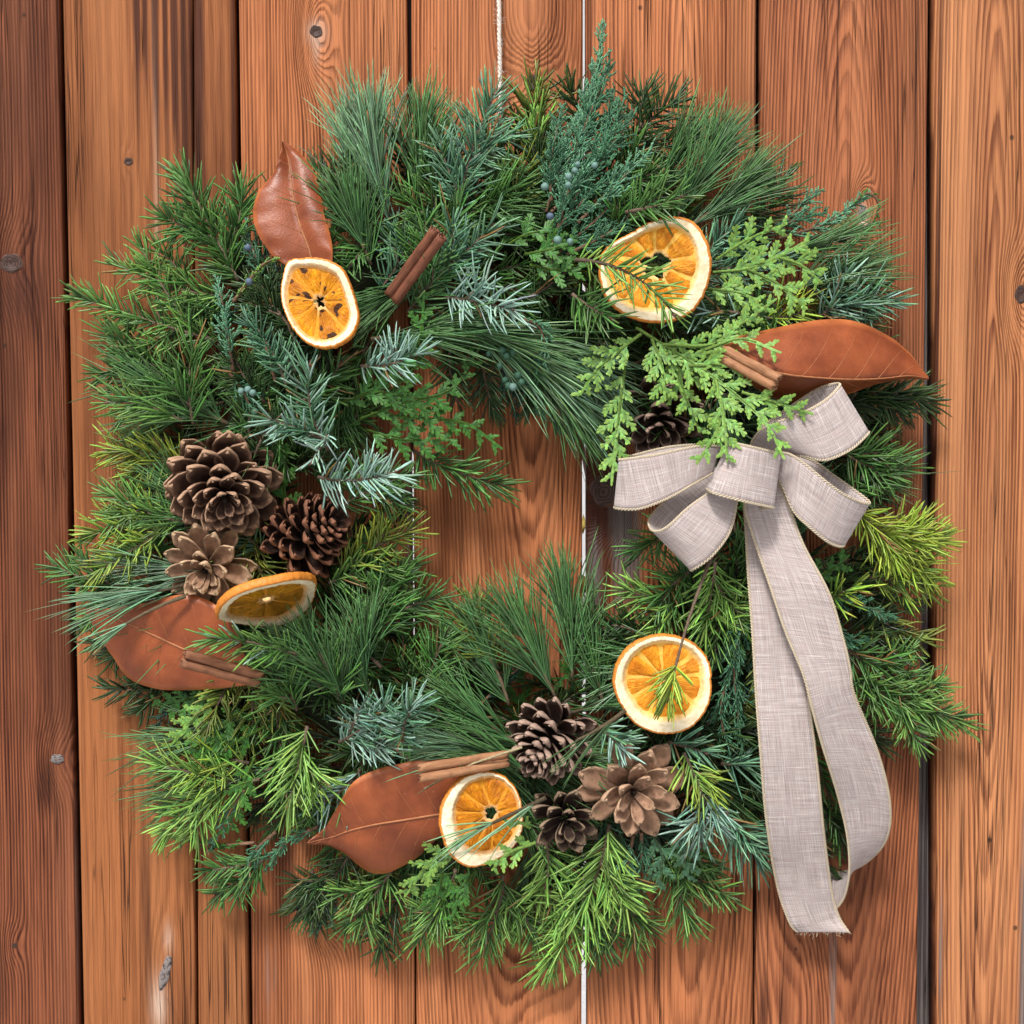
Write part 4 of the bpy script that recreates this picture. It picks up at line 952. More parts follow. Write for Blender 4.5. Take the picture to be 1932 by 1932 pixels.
def cone(px, py, h, r, axis, n, kind, label, height=1.0, op0=-8, op1=72, lf=(0.8, 1.0, 0.35), core=0.22, coren=(0.03, 0.02, 0.016), seed=1, miss=0.0, jit=6, aspect=1.0):
    rng = np.random.default_rng(seed)
    rm = 1.12 * r * MM * (1 - h * 0.001 / DIST)
    root = tag(empty('pine_cone', at(px, py, h * 0.001)), label, 'pine cone', 'pine cones wired into the wreath')
    ax = Vector(axis).normalized()
    root.rotation_mode = 'QUATERNION'
    root.rotation_quaternion = ax.to_track_quat('Z', 'Y')
    # woody core
    zz = np.linspace(-0.35, 0.75, 8) * rm * height
    P = np.stack([np.zeros(8), np.zeros(8), zz], 1)
    V, q, t = tube_np(P, np.array([.6, 1, 1, .9, .7, .5, .35, .2]) * rm * core, 9)
    obj('core', mesh_np('core', V, q, t, M_CONE, np.tile(np.array(coren), (len(V), 1))), root)
    for i in range(n):
        u = i / (n - 1)
        if rng.uniform() < miss: continue
        az = i * 2.39996 + rng.normal(0, 0.06)
        el = R(op0 + (op1 - op0) * u ** 1.15 + rng.normal(0, jit))
        k = (lf[0] + (lf[1] - lf[0]) * u / 0.35) if u < 0.35 else (lf[1] + (lf[2] - lf[1]) * ((u - 0.35) / 0.65) ** 1.2)
        L = rm * k * rng.uniform(0.92, 1.06)
        z = rm * height * (-0.32 + 0.95 * u)
        rc = rm * core * 0.55 * (1 - 0.75 * u)
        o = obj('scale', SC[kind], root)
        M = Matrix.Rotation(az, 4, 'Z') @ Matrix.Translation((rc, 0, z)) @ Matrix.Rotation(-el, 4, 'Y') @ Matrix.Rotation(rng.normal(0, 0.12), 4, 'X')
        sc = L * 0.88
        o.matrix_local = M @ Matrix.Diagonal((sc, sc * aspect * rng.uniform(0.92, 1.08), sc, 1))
    return root
cone(423, 910, 46, 105, (0.20, -0.82, -0.42), 66, 'brown', 'largest pine cone, wide open brown scales, above the dark cone and tan cone', 0.85, seed=3, lf=(0.90, 0.98, 0.36), op0=0, op1=52)
cone(572, 1015, 44, 92, (0.70, -0.55, 0.38), 84, 'dark', 'dark chestnut pine cone with spiky scales, right of the largest cone', 1.25, seed=4, op0=2, op1=52, lf=(0.72, 0.82, 0.40))
cone(398, 1066, 50, 84, (-0.12, -0.9, -0.25), 30, 'tan', 'half open tan pine cone squeezed between the largest cone and a tilted orange slice', 0.5, seed=5, op0=2, op1=60, lf=(0.95, 1.0, 0.5), core=0.16, miss=0.06, jit=9)
cone(1042, 1388, 52, 80, (-0.46, -0.72, -0.42), 64, 'grey', 'compact grey brown pine cone above two open cones at the bottom', 1.15, seed=6, op0=4, op1=64, lf=(0.85, 0.98, 0.42))
cone(1190, 1484, 57, 100, (0.08, -0.92, -0.10), 27, 'petal', 'pale tan pine cone splayed like a flower, below the sprig covered orange slice', 0.42, seed=7, op0=4, op1=52, lf=(0.98, 1.0, 0.55), core=0.13, miss=0.05, jit=9)
cone(1064, 1537, 50, 74, (0.12, -0.9, -0.22), 26, 'soot', 'almost black pine cone with pale scale tips beside the flower like tan cone', 0.5, seed=8, op0=4, op1=58, lf=(0.95, 1.0, 0.5), core=0.15, miss=0.05, jit=9)
cone(1245, 782, 30, 84, (-0.15, -0.8, -0.5), 36, 'grey', 'shaded brown pine cone half hidden behind drooping cedar above the bow', 0.8, seed=9, op0=0, op1=62, lf=(0.9, 1.0, 0.4))

# ------------------------------------------------------------------ dried magnolia leaves
def leaf_mat():
    m, b = new_mat('dried_leaf_rust')
    v, x, y, z = coords()
    n = noise(v, 40, 4, 0.55); n2 = noise(v, 900, 2); n3 = noise(v, 14, 2)
    c = mixc(ramp(n, [(0.3, 0.0), (0.7, 1.0)]), (0.135, 0.028, 0.0080), (0.275, 0.068, 0.020))
    c = mixc(ramp(n3, [(0.55, 0.0), (0.75, 0.5)]), c, (0.06, 0.017, 0.008))
    c = mixc(ramp(n2, [(0.62, 0.0), (0.75, 0.35)]), c, (0.27, 0.10, 0.045))
    vo = E.tree.nodes.new('ShaderNodeTexVoronoi'); E.tree.links.new(v.k, vo.inputs['Vector']); vo.inputs['Scale'].default_value = 75
    c = mixc(ramp(E(vo.outputs['Distance']), [(0.03, 0.5), (0.06, 0.0)]), c, (0.32, 0.15, 0.09))
    c = mixc(1.0, c, attr(), 'MULTIPLY')
    wire(b, c, ramp(n, [(0.3, 0.34), (0.7, 0.48)]), n2 * 0.3 + n, 0.4, 0.0014, 0.36)
    return m
M_LEAF = leaf_mat()
def plain(name, col, rough=0.6, spec=0.3, ns=300, amt=0.4, bump=0.2):
    m, b = new_mat(name); v, x, y, z = coords(); n = noise(v, ns, 3)
    c = mixc(n, tuple(k * (1 - amt) for k in col), tuple(min(1, k * (1 + amt)) for k in col))
    wire(b, c, rough, n, bump, 0.0006, spec)
    return m
M_RIB = plain('leaf_midrib', (0.31, 0.120, 0.050)); M_VEIN = plain('leaf_vein', (0.27, 0.092, 0.034)); M_LEDGE = plain('leaf_edge', (0.50, 0.30, 0.16))

def dried_leaf(mid, left, right, hm, hl, hr, label, ribw=0.9, vein_side=0, belly=2.5):
    n = 46
    m3 = catmull(A3(*[(*p, h) for p, h in zip(mid, hm)]), n)
    l3 = catmull(A3(*[(*p, h) for p, h in zip(left, hl)]), n)
    r3 = catmull(A3(*[(*p, h) for p, h in zip(right, hr)]), n)
    root = empty('dried_leaf', m3[0]); tag(root, label, 'leaf', 'dried magnolia leaves in the wreath')
    O = m3[0]
    nc = 9
    S1 = []
    for i in range(n):
        row = []
        for k in range(nc):
            u = k / (nc - 1); p = l3[i] * (1 - u) + m3[i] * u
            row.append(p + np.array([0, -1, 0]) * (belly * 0.001 * math.sin(math.pi * u) * math.sin(math.pi * i / (n - 1)) + 0.0007 * (math.sin(i * 0.55 + u * 3) + 0.5 * math.sin(i * 1.3)) * (1 - u) ** 2))
        for k in range(1, nc):
            u = k / (nc - 1); p = m3[i] * (1 - u) + r3[i] * u
            row.append(p + np.array([0, -1, 0]) * (belly * 0.001 * math.sin(math.pi * u) * math.sin(math.pi * i / (n - 1)) + 0.0007 * (math.sin(i * 0.48 + u * 3 + 2) + 0.5 * math.sin(i * 1.1)) * u ** 2))
        S1.append(row)
    S1 = np.array(S1); c = S1.shape[1]
    back = S1 + np.array([0, 0.0006, 0])
    V = np.vstack([S1.reshape(-1, 3), back.reshape(-1, 3)]) - O
    k = n * c
    q = np.vstack([grid_quads(n, c), grid_quads(n, c)[:, ::-1] + k])
    e = []
    for i in range(n - 1):
        e.append((i * c, (i + 1) * c, (i + 1) * c + k, i * c + k)); e.append((i * c + c - 1 + k, (i + 1) * c + c - 1 + k, (i + 1) * c + c - 1, i * c + c - 1))
    q = np.vstack([q, np.array(e)])
    tint = np.ones((n, c, 3)); tint[:, 0] = tint[:, -1] = (1.9, 2.4, 2.6); tint[:, 1] = tint[:, -2] = (1.0, 1.0, 1.0)
    tint = np.vstack([tint.reshape(-1, 3), tint.reshape(-1, 3) * 0.8])
    obj('blade', mesh_np('blade', V, q, None, M_LEAF, tint), root)
    rp = S1[:, nc - 1] + np.array([0, -0.0003, 0])
    Vt, qt, tt = tube_np(rp - O, np.linspace(ribw, 0.25, n) * 0.001, 6)
    obj('midrib', mesh_np('midrib', Vt, qt, tt, M_RIB), root)
    for a in range(6, n - 8, 5):
        for sgn in (0, 1):
            pts = []
            for w2 in np.linspace(0.0, 0.86, 12):
                i = min(n - 1, a + 7 * w2 ** 0.8 + 1.5 * sgn); i0 = int(i); f = i - i0; i1 = min(n - 1, i0 + 1)
                kk = (nc - 1) * (1 - w2) if sgn == 0 else (nc - 1) * (1 + w2)
                k0 = min(int(kk), c - 2); g2 = kk - k0
                pA = S1[i0, k0] * (1 - g2) + S1[i0, k0 + 1] * g2; pB = S1[i1, k0] * (1 - g2) + S1[i1, k0 + 1] * g2
                pts.append(pA * (1 - f) + pB * f + np.array([0, 0.00005, 0]))
            Vt, qt, tt = tube_np(np.array(pts) - O, np.linspace(0.34, 0.12, 12) * 0.001, 5)
            obj('vein', mesh_np('vein', Vt, qt, tt, M_VEIN), root)
    return root
dried_leaf([(592, 508), (583, 470), (568, 430), (556, 385), (550, 345), (546, 310), (541, 288), (534, 267)],
           [(545, 505), (512, 480), (486, 440), (477, 400), (488, 362), (515, 327), (527, 297), (532, 267)],
           [(625, 508), (628, 475), (622, 440), (612, 405), (603, 360), (588, 316), (563, 286), (537, 267)],
           [58, 58, 56, 53, 50, 47, 46, 48], [60, 60, 58, 55, 52, 50, 50, 50], [62, 61, 59, 56, 52, 48, 46, 47],
           'upright rust brown leaf rising behind the pointed orange slice at top left')
dried_leaf([(1365, 655), (1420, 688), (1480, 706), (1545, 713), (1610, 716), (1665, 714), (1715, 709), (1752, 714)],
           [(1370, 640), (1420, 628), (1470, 617), (1540, 604), (1602, 604), (1660, 624), (1712, 662), (1752, 711)],
           [(1362, 668), (1420, 728), (1480, 758), (1540, 758), (1600, 744), (1650, 726), (1705, 716), (1752, 717)],
           [88, 90, 90, 84, 76, 68, 60, 52], [70, 70, 68, 64, 58, 54, 50, 51], [70, 58, 52, 48, 46, 46, 48, 51],
           'folded rust brown leaf pointing right past the cedar, above the bow', belly=4)
dried_leaf([(470, 1262), (400, 1245), (350, 1226), (300, 1203), (250, 1180), (215, 1166), (185, 1156), (161, 1150)],
           [(440, 1165), (405, 1140), (360, 1122), (315, 1126), (272, 1138), (230, 1145), (195, 1148), (162, 1148)],
           [(470, 1292), (430, 1297), (370, 1302), (300, 1300), (245, 1282), (217, 1245), (190, 1205), (161, 1153)],
           [58, 60, 58, 54, 50, 46, 44, 44], [64, 64, 62, 58, 54, 50, 46, 44], [58, 58, 54, 48, 44, 42, 42, 43],
           'broad rust brown leaf pointing left, with a cinnamon stick lying across it')
dried_leaf([(880, 1525), (828, 1536), (774, 1545), (706, 1556), (660, 1567), (630, 1578), (605, 1584), (580, 1590)],
           [(870, 1440), (830, 1433), (780, 1436), (715, 1451), (668, 1474), (638, 1520), (612, 1562), (580, 1588)],
           [(860, 1562), (825, 1582), (785, 1620), (728, 1647), (690, 1643), (652, 1611), (618, 1596), (581, 1592)],
           [64, 64, 62, 60, 56, 54, 54, 58], [66, 66, 66, 64, 62, 58, 56, 58], [60, 58, 52, 46, 44, 46, 50, 57],
           'wavy edged rust brown leaf under the bottom orange slice, tip curling left')

# ------------------------------------------------------------------ dried orange slices
M_RIND = plain('dried_orange_rind', (0.55, 0.19, 0.025), 0.55, 0.35, 500, 0.45, 0.8)
def pith_mat():
    m, b = new_mat('orange_pith'); v, x, y, z = coords()
    n = noise(v, 240, 4, 0.6); n2 = noise(v, 60, 2)
    c = mixc(1.0, attr(), ramp(n, [(0.3, (0.80, 0.74, 0.62)), (0.6, (1.0, 1.0, 1.0))]), 'MULTIPLY')
    c = mixc(ramp(n2, [(0.58, 0.0), (0.8, 0.45)]), c, (0.70, 0.48, 0.22))
    wire(b, c, 0.7, n, 0.6, 0.0012, 0.2)
    return m
M_PITH = pith_mat()
def flesh_mat(name, a, bcol, dark, spots=0.0):
    m, b = new_mat(name); v, x, y, z = coords()
    at2 = E.tree.nodes.new('ShaderNodeMath'); at2.operation = 'ARCTAN2'
    E.tree.links.new(y.k, at2.inputs[0]); E.tree.links.new(x.k, at2.inputs[1])
    r = E.m('SQRT', x * x + y * y)
    f = noise(xyz(E(at2.outputs[0]) * 16.0, r * 190.0, 0.0), 1.0, 4.0, 0.6, 0.8)
    n = noise(v, 150, 3)
    c = mixc(ramp(f, [(0.34, 0.0), (0.66, 1.0)]), bcol, a)
    c = mixc(ramp(n, [(0.45, 0.0), (0.72, 0.8)]), c, dark)
    big = noise(v, 55, 2)
    c = mixc(ramp(big, [(0.46, 0.0), (0.70, 0.75)]), c, dark)
    if spots: c = mixc(ramp(noise(v, 120, 2), [(0.58, 0.0), (0.62, spots)]), c, (0.035, 0.010, 0.003))
    wire(b, c, 0.38, f * 0.8 + n * 0.5, 0.8, 0.0020, 0.22)
    b.inputs['Subsurface Weight'].default_value = 0.25
    b.inputs['Subsurface Radius'].default_value = (0.004, 0.002, 0.0005)
    b.inputs['Subsurface Scale'].default_value = 0.6
    return m
FL_AMBER = flesh_mat('orange_flesh_amber', (0.72, 0.29, 0.008), (0.42, 0.115, 0.003), (0.25, 0.065, 0.002))
FL_ORANGE = flesh_mat('orange_flesh_bright', (0.86, 0.40, 0.030), (0.66, 0.22, 0.008), (0.46, 0.13, 0.004))
FL_SPOT = flesh_mat('orange_flesh_spotted', (0.80, 0.36, 0.008), (0.48, 0.150, 0.003), (0.30, 0.085, 0.002), 0.97)
FL_OLIVE = flesh_mat('orange_flesh_olive', (0.60, 0.29, 0.012), (0.38, 0.15, 0.005), (0.22, 0.085, 0.004))

def slice_(px, py, h, outline, label, tilt=(0, 0), spin=0.0, nseg=9, hole=0.0, flesh=FL_AMBER, rin=0.84, rin_var=(0, 0), warp=2.0, seed=1, centre=(0, 0), holestar=0.0, thick=3.0, memb=(0.60, 0.25, 0.018), gapw=0.012):
    """outline: radii in px at even angles (from the right, anticlockwise)"""
    rng = np.random.default_rng(seed)
    root = tag(empty('orange_slice', at(px, py, h * 0.001)), label, 'orange slice', 'dried orange slices on the wreath')
    scale = MM * (1 - h * 0.001 / DIST)
    root.rotation_mode = 'QUATERNION'
    root.rotation_quaternion = (Matrix.Rotation(R(90), 3, 'X') @ Matrix.Rotation(R(spin), 3, 'Z') @ Matrix.Rotation(R(tilt[0]), 3, 'X') @ Matrix.Rotation(R(tilt[1]), 3, 'Y')).to_quaternion()
    m = len(outline); nA = 144
    A = np.arange(nA) / nA * 2 * math.pi
    oc = np.array(list(outline) + [outline[0]] ); P = np.array(outline, float)
    def rad(a):
        s = (a / (2 * math.pi) * m) % m; i = int(s); t = s - i
        p0, p1, p2, p3 = P[(i - 1) % m], P[i % m], P[(i + 1) % m], P[(i + 2) % m]
        return scale * 0.5 * (2 * p1 + (p2 - p0) * t + (2 * p0 - 5 * p1 + 4 * p2 - p3) * t * t + (3 * p1 - p0 - 3 * p2 + p3) * t ** 3)
    RO = np.array([rad(a) for a in A]) * (1 + 0.006 * rng.normal(0, 1, nA))
    cxm, cym = centre[0] * scale, centre[1] * scale
    ph1, ph2 = rng.uniform(0, 6, 2)
    def wz(x, y):
        r = math.hypot(x, y) / RO.mean(); a = math.atan2(y, x)
        return 0.001 * warp * r * r * (math.sin(2 * a + ph1) + 0.5 * math.sin(3 * a + ph2))
    def inner(a):                     # where the pith ends
        return rin + rin_var[0] * math.cos(a) + rin_var[1] * math.sin(a)
    th = thick * 0.001
    # rind: outer skin wall
    rows = []
    for (k, z) in ((0.955, 0.9), (0.985, 0.88), (1.0, 0.55), (1.008, 0.0), (1.0, -0.6), (0.96, -0.95), (0.90, -1.0)):
        rows.append([(RO[i] * k * math.cos(A[i]), RO[i] * k * math.sin(A[i]), z * th + wz(RO[i] * math.cos(A[i]), RO[i] * math.sin(A[i]))) for i in range(nA)])
    V = np.array(rows).reshape(-1, 3)
    obj('rind', mesh_np('rind', V, grid_quads(len(rows), nA, True)[:, ::-1], None, M_RIND), root)
    # pith ring, membranes and the pale heart in one sheet, with the hole left open
    rows, cols = [], []
    star = 1 + holestar * (np.sin(A * 3 + ph1) * 0.6 + np.sin(A * 5 + ph2) * 0.7 + np.sin(A * 9 + ph1 * 2) * 0.18) + 0.03 * rng.normal(0, 1, nA)
    for s in (0.0, 0.12, 0.3, 0.5, 0.7, 0.86, 0.97, 1.03, 1.12, 1.3, 1.5):
        row = []
        for i in range(nA):
            a = A[i]; ri = inner(a); ro = RO[i]
            if s <= 1:
                r_in = hole * star[i]; f = r_in + (ri - r_in) * s
            else:
                f = ri + (0.962 - ri) * (s - 1) / 0.5
            x = cxm * (1 - f) + ro * f * math.cos(a); y = cym * (1 - f) + ro * f * math.sin(a)
            zt = (-0.1 if s < 0.9 else -0.1 + (s - 0.9) * 8 if s < 1.03 else 0.95) * th
            zt += rng.normal(0, 0.00012)
            if s == 1.5: zt = 0.9 * th
            row.append((x, y, zt + wz(x, y)))
            memb = np.array(memb); wht = np.array((0.84, 0.73, 0.52))
            k = min(1, max(0, (s - 0.92) / 0.12)) if s > 0.3 else max(0, 0.35 - s * 2)
            cols.append(memb * (1 - k) + wht * k)
        rows.append(row)
    nr = len(rows)
    row = [(x * 0.99, y * 0.99, z - th * 0.9) for (x, y, z) in rows[0]]
    V = np.array(rows).reshape(-1, 3)
    q = grid_quads(nr, nA, True)
    o = len(V)
    # underside
    under = np.array([[(x, y, wz(x, y) - th * 0.95) for (x, y, z) in rows[0]], [(RO[i] * 0.9 * math.cos(A[i]), RO[i] * 0.9 * math.sin(A[i]), wz(RO[i] * math.cos(A[i]), RO[i] * math.sin(A[i])) - th) for i in range(nA)]]).reshape(-1, 3)
    V = np.vstack([V, under]); cols = np.vstack([np.array(cols), np.tile(np.array([0.75, 0.55, 0.25]), (2 * nA, 1))])
    q = np.vstack([q, grid_quads(2, nA, True)[:, ::-1] + o])
    w1 = np.arange(nA); w2 = (w1 + 1) % nA
    q = np.vstack([q, np.stack([w2, w1, w1 + o, w2 + o], 1)])
    obj('pith', mesh_np('pith', V, q, None, M_PITH, cols), root)
    # flesh segments, each a pad of its own
    cuts = np.sort((np.arange(nseg) + rng.uniform(-0.16, 0.16, nseg)) / nseg * 2 * math.pi) + rng.uniform(0, 1)
    for s in range(nseg):
        a0, a1 = cuts[s], cuts[(s + 1) % nseg] + (2 * math.pi if s == nseg - 1 else 0)
        nu, nv = 9, 10
        top = []
        for i in range(nu):
            u = i / (nu - 1)
            for j in range(nv):
                v = j / (nv - 1)
                aa = a0 + (a1 - a0) * v; am = 0.5 * (a0 + a1)
                ri = inner(aa) * 0.995
                lo = max(hole * 1.05 + 0.03, 0.07)
                f = lo + (ri - lo) * u
                # rounded corners: pull the sides in near both ends, keep a membrane gap
                gapang = 0.006 / max(f, 0.12) + gapw
                corner = 0.09 * max(0, (u - 0.84) / 0.16) ** 2 + 0.06 * max(0, (0.15 - u) / 0.15) ** 2
                half = 0.5 * (a1 - a0) - gapang
                half *= (1 - corner * 1.6)
                aa = am + (2 * v - 1) * half
                f -= 0.035 * (abs(2 * v - 1) ** 3) * (u > 0.85)
                ro = rad(aa % (2 * math.pi))
                x = cxm * (1 - f) + ro * f * math.cos(aa); y = cym * (1 - f) + ro * f * math.sin(aa)
                edge = min(1, 5 * min(u, 1 - u) + 0.0) * min(1, 4 * min(v, 1 - v))
                zt = th * (-0.18 + 0.62 * edge) + rng.normal(0, 0.00016) * edge - th * 0.25 * math.sin(u * 3.1) * edge
                top.append((x, y, zt + wz(x, y)))
        V = np.array(top); bot = V - np.array([0, 0, 0.0012])
        k = nu * nv; q = list(map(tuple, grid_quads(nu, nv))) 
        e = [i * nv for i in range(nu)] ; e2 = [i * nv + nv - 1 for i in range(nu)]
        qs = q + [(a_, b_, b_ + k, a_ + k) for a_, b_ in zip(e[1:], e[:-1])] + [(a_, b_, b_ + k, a_ + k) for a_, b_ in zip(e2[:-1], e2[1:])] + [(j, j + 1, j + 1 + k, j + k) for j in range(nv - 1)] + [((nu - 1) * nv + j + 1, (nu - 1) * nv + j, (nu - 1) * nv + j + k, (nu - 1) * nv + j + 1 + k) for j in range(nv - 1)]
        obj('segment', mesh_np('segment', np.vstack([V, bot]), np.array(qs), None, flesh), root)
    return root
def radii(pts, c, n=16):
    """outline given as points: radius at n even angles round c"""
    P = np.array([(x - c[0], c[1] - y) for x, y in pts], float)
    out = []
    for k in range(n):
        a = 2 * math.pi * k / n; d = np.array([math.cos(a), math.sin(a)]); best = None
        for i in range(len(P)):
            p, q2 = P[i], P[(i + 1) % len(P)]; e = q2 - p
            M2 = np.array([[d[0], -e[0]], [d[1], -e[1]]])
            if abs(np.linalg.det(M2)) < 1e-9: continue
            t, s = np.linalg.solve(M2, p)
            if t > 0 and -1e-6 <= s <= 1 + 1e-6: best = t if best is None else max(best, t)
        out.append(best or 80)
    return out
slice_(602, 572, 80, radii([(678, 600), (672, 632), (655, 650), (632, 660), (600, 658), (570, 642), (548, 612), (533, 580), (528, 545), (533, 510), (545, 488), (585, 487), (620, 492), (648, 508), (662, 535), (672, 570)], (602, 572), 20),
       'pointed oval orange slice with dark spots, in front of the upright leaf', tilt=(-6, -6), nseg=8, hole=0.11, holestar=0.5, flesh=FL_SPOT, rin=0.86, rin_var=(-0.06, -0.03), seed=11, centre=(0, 4), warp=2.5)
slice_(1234, 508, 74, radii([(1338, 480), (1340, 520), (1325, 565), (1298, 593), (1262, 606), (1222, 608), (1185, 598), (1150, 570), (1133, 535), (1130, 490), (1142, 465), (1175, 450), (1205, 432), (1245, 414), (1285, 411), (1312, 428), (1330, 455)], (1234, 508), 20),
       'big bright orange slice with a star shaped hole, partly covered by a fir twig', tilt=(3, -5), nseg=10, hole=0.22, holestar=0.3, flesh=FL_ORANGE, memb=(0.82, 0.46, 0.085), gapw=0.02, rin=0.84, rin_var=(-0.06, 0.02), seed=12, centre=(2, 12), warp=2.0)
slice_(503, 1132, 78, [99, 97, 99, 96, 98, 100, 97, 95, 99, 97, 95, 98, 100, 97, 98, 96], 'steeply tilted orange slice seen nearly edge on below the tan cone', tilt=(63, 6), spin=14, nseg=8, hole=0.10, flesh=FL_OLIVE, rin=0.82, seed=13, warp=2.2, thick=3.2)
slice_(1249, 1291, 76, radii([(1343, 1280), (1340, 1320), (1325, 1355), (1300, 1380), (1265, 1390), (1230, 1385), (1195, 1365), (1168, 1330), (1155, 1290), (1158, 1250), (1178, 1218), (1210, 1200), (1250, 1194), (1295, 1202), (1325, 1225), (1340, 1255)], (1249, 1291), 20),
       'round bright orange slice left of the ribbon tails with a yellow green twig on it', tilt=(4, 2), nseg=9, hole=0.03, flesh=FL_ORANGE, memb=(0.82, 0.46, 0.085), gapw=0.02, rin=0.83, rin_var=(0.02, 0.05), seed=14, centre=(2, 14), warp=1.2)
slice_(908, 1542, 80, radii([(985, 1530), (990, 1555), (980, 1590), (955, 1618), (920, 1634), (885, 1636), (852, 1615), (832, 1580), (826, 1545), (832, 1510), (852, 1478), (885, 1457), (920, 1452), (950, 1460), (972, 1485), (984, 1510)], (908, 1542), 20),
       'orange slice with a thick white rim on the left, resting on the wavy leaf', tilt=(-3, 10), nseg=9, hole=0.13, holestar=0.15, flesh=FL_AMBER, rin=0.84, rin_var=(0.08, 0.05), seed=15, centre=(22, 8), warp=2.0)

# ------------------------------------------------------------------ cinnamon sticks
def cinn_mat(name, a, c2):
    m, b = new_mat(name); v, x, y, z = coords()
    n = noise(xyz(x * 60.0, y * 500.0, z * 500.0), 1.0, 4.0, 0.6); n2 = noise(v, 130, 3)
    c = mixc(ramp(n, [(0.3, 0.0), (0.7, 1.0)]), a, c2)
    c = mixc(ramp(n2, [(0.5, 0.0), (0.75, 0.6)]), c, tuple(k * 0.45 for k in a))
    wire(b, c, 0.7, n, 0.6, 0.0008, 0.25)
    return m
M_CINR = cinn_mat('cinnamon_bark_red', (0.10, 0.033, 0.017), (0.20, 0.074, 0.040)); M_CINT = cinn_mat('cinnamon_bark_tan', (0.22, 0.095, 0.042), (0.38, 0.195, 0.100))
def cinnamon(p0, p1, h0, h1, width, label, mat, roll=0.0, seed=0):
    a, b = atm(*p0, h0), atm(*p1, h1)
    L = np.linalg.norm(b - a); d = (b - a) / L
    root = empty('cinnamon_stick', (a + b) / 2); tag(root, label, 'cinnamon stick', 'cinnamon sticks tucked into the wreath')
    s = norm(np.cross(d, [0, -1, 0])); nrm = np.cross(s, d)
    Mx = Matrix(((d[0], s[0], nrm[0]), (d[1], s[1], nrm[1]), (d[2], s[2], nrm[2])))
    root.rotation_mode = 'QUATERNION'
    root.rotation_quaternion = Mx.to_quaternion() @ Quaternion((1, 0, 0), roll)
    rng = np.random.default_rng(seed)
    rc = width * MM * 0.255; w2 = 0.0009
    # one bark sheet rolled inwards from both sides: a scroll like the number 3 lying down
    prof = []
    for t in np.linspace(0, 1, 26):
        ang = R(-560) + t * R(650); rr = rc * (0.42 + 0.58 * min(1, t * 1.5))
        prof.append((-rc * 1.07 + rr * math.cos(ang), rr * math.sin(ang)))
    half = prof
    other = [(-x, y) for x, y in prof[::-1]]
    halves = (('quill', half), ('quill', other))
    nx = 16; xs = np.linspace(-L / 2, L / 2, nx)
    for nm, pr in halves:
        pr = np.array(pr); n = len(pr)
        tg = norm(np.gradient(pr, axis=0)); nn = np.stack([-tg[:, 1], tg[:, 0]], 1)
        outer_, inner_ = pr + nn * w2 / 2, pr - nn * w2 / 2
        loop = np.vstack([outer_, inner_[::-1]])
        V = []
        wob = np.cumsum(rng.normal(0, 0.0001, nx)); ex0, ex1 = rng.normal(0, 0.0008, len(loop)), rng.normal(0, 0.0008, len(loop))
        for i, x in enumerate(xs):
            k = 1 + 0.02 * math.sin(i * 0.9 + seed)
            for j, (y, z) in enumerate(loop):
                xx = x + (ex0[j] if i == 0 else ex1[j] if i == nx - 1 else 0)
                V.append((xx, y * k + wob[i], z * k))
        m = len(loop)
        q = np.vstack([grid_quads(nx, m, True), np.array([(j, j + 1, m - 2 - j, m - 1 - j) for j in range(n - 1)])[:, ::-1], np.array([(j, j + 1, m - 2 - j, m - 1 - j) for j in range(n - 1)]) + (nx - 1) * m])
        obj(nm, mesh_np(nm, V, q, None, mat), root)
    return root
cinnamon((740, 562), (828, 440), 70, 92, 31, 'dark reddish cinnamon stick standing upright right of the spotted orange slice', M_CINR, 0.1, 1)
cinnamon((1366, 668), (1466, 722), 94, 112, 28, 'short tan cinnamon stick poking out of cedar in front of the folded leaf', M_CINT, -0.25, 2)
cinnamon((346, 1242), (492, 1282), 92, 76, 29, 'brown cinnamon stick lying on the broad left leaf', cinn_mat('cinnamon_bark_brown', (0.14, 0.054, 0.025), (0.26, 0.115, 0.060)), -0.15, 3)
cinnamon((792, 1461), (957, 1431), 92, 78, 26, 'tan cinnamon stick lying between the wavy leaf and the compact cone', M_CINT, 0.2, 4)

# ------------------------------------------------------------------ bow
def ribbon_mat():
    m, b = new_mat('linen_ribbon')
    n = E.tree.nodes.new('ShaderNodeUVMap'); sp = E.tree.nodes.new('ShaderNodeSeparateXYZ'); E.tree.links.new(n.outputs[0], sp.inputs[0])
    u, v = E(sp.outputs[0]), E(sp.outputs[1])          # metres along and across
    warp = noise(xyz(u * 28.0, v * 1900.0, 0.0), 1.0, 2.0, 0.5); weft = noise(xyz(u * 1900.0, v * 28.0, 4.0), 1.0, 2.0, 0.5)
    slub1 = noise(xyz(u * 40.0, v * 1300.0, 8.0), 1.0, 4.0, 0.65); slub2 = noise(xyz(u * 1300.0, v * 40.0, 9.0), 1.0, 4.0, 0.65)
    pink = noise(xyz(u * 180.0, v * 180.0, 1.0), 1.0, 4.0, 0.7)
    c = mixc(ramp(warp * 0.5 + weft * 0.5, [(0.34, 0.0), (0.66, 1.0)]), (0.225, 0.180, 0.172), (0.515, 0.450, 0.440))
    c = mixc(ramp(pink, [(0.45, 0.0), (0.75, 0.5)]), c, (0.45, 0.335, 0.300))
    c = mixc(ramp(slub1, [(0.56, 0.0), (0.72, 0.6)]), c, (0.78, 0.74, 0.72))
    c = mixc(ramp(slub2, [(0.56, 0.0), (0.72, 0.6)]), c, (0.78, 0.74, 0.72))
    c = mixc(ramp(slub1, [(0.28, 0.5), (0.40, 0.0)]), c, (0.17, 0.135, 0.13))
    wire(b, c, 0.75, warp + weft, 0.5, 0.0007, 0.25)
    b.inputs['Sheen Weight'].default_value = 0.15
    return m
M_RIBBON = ribbon_mat()
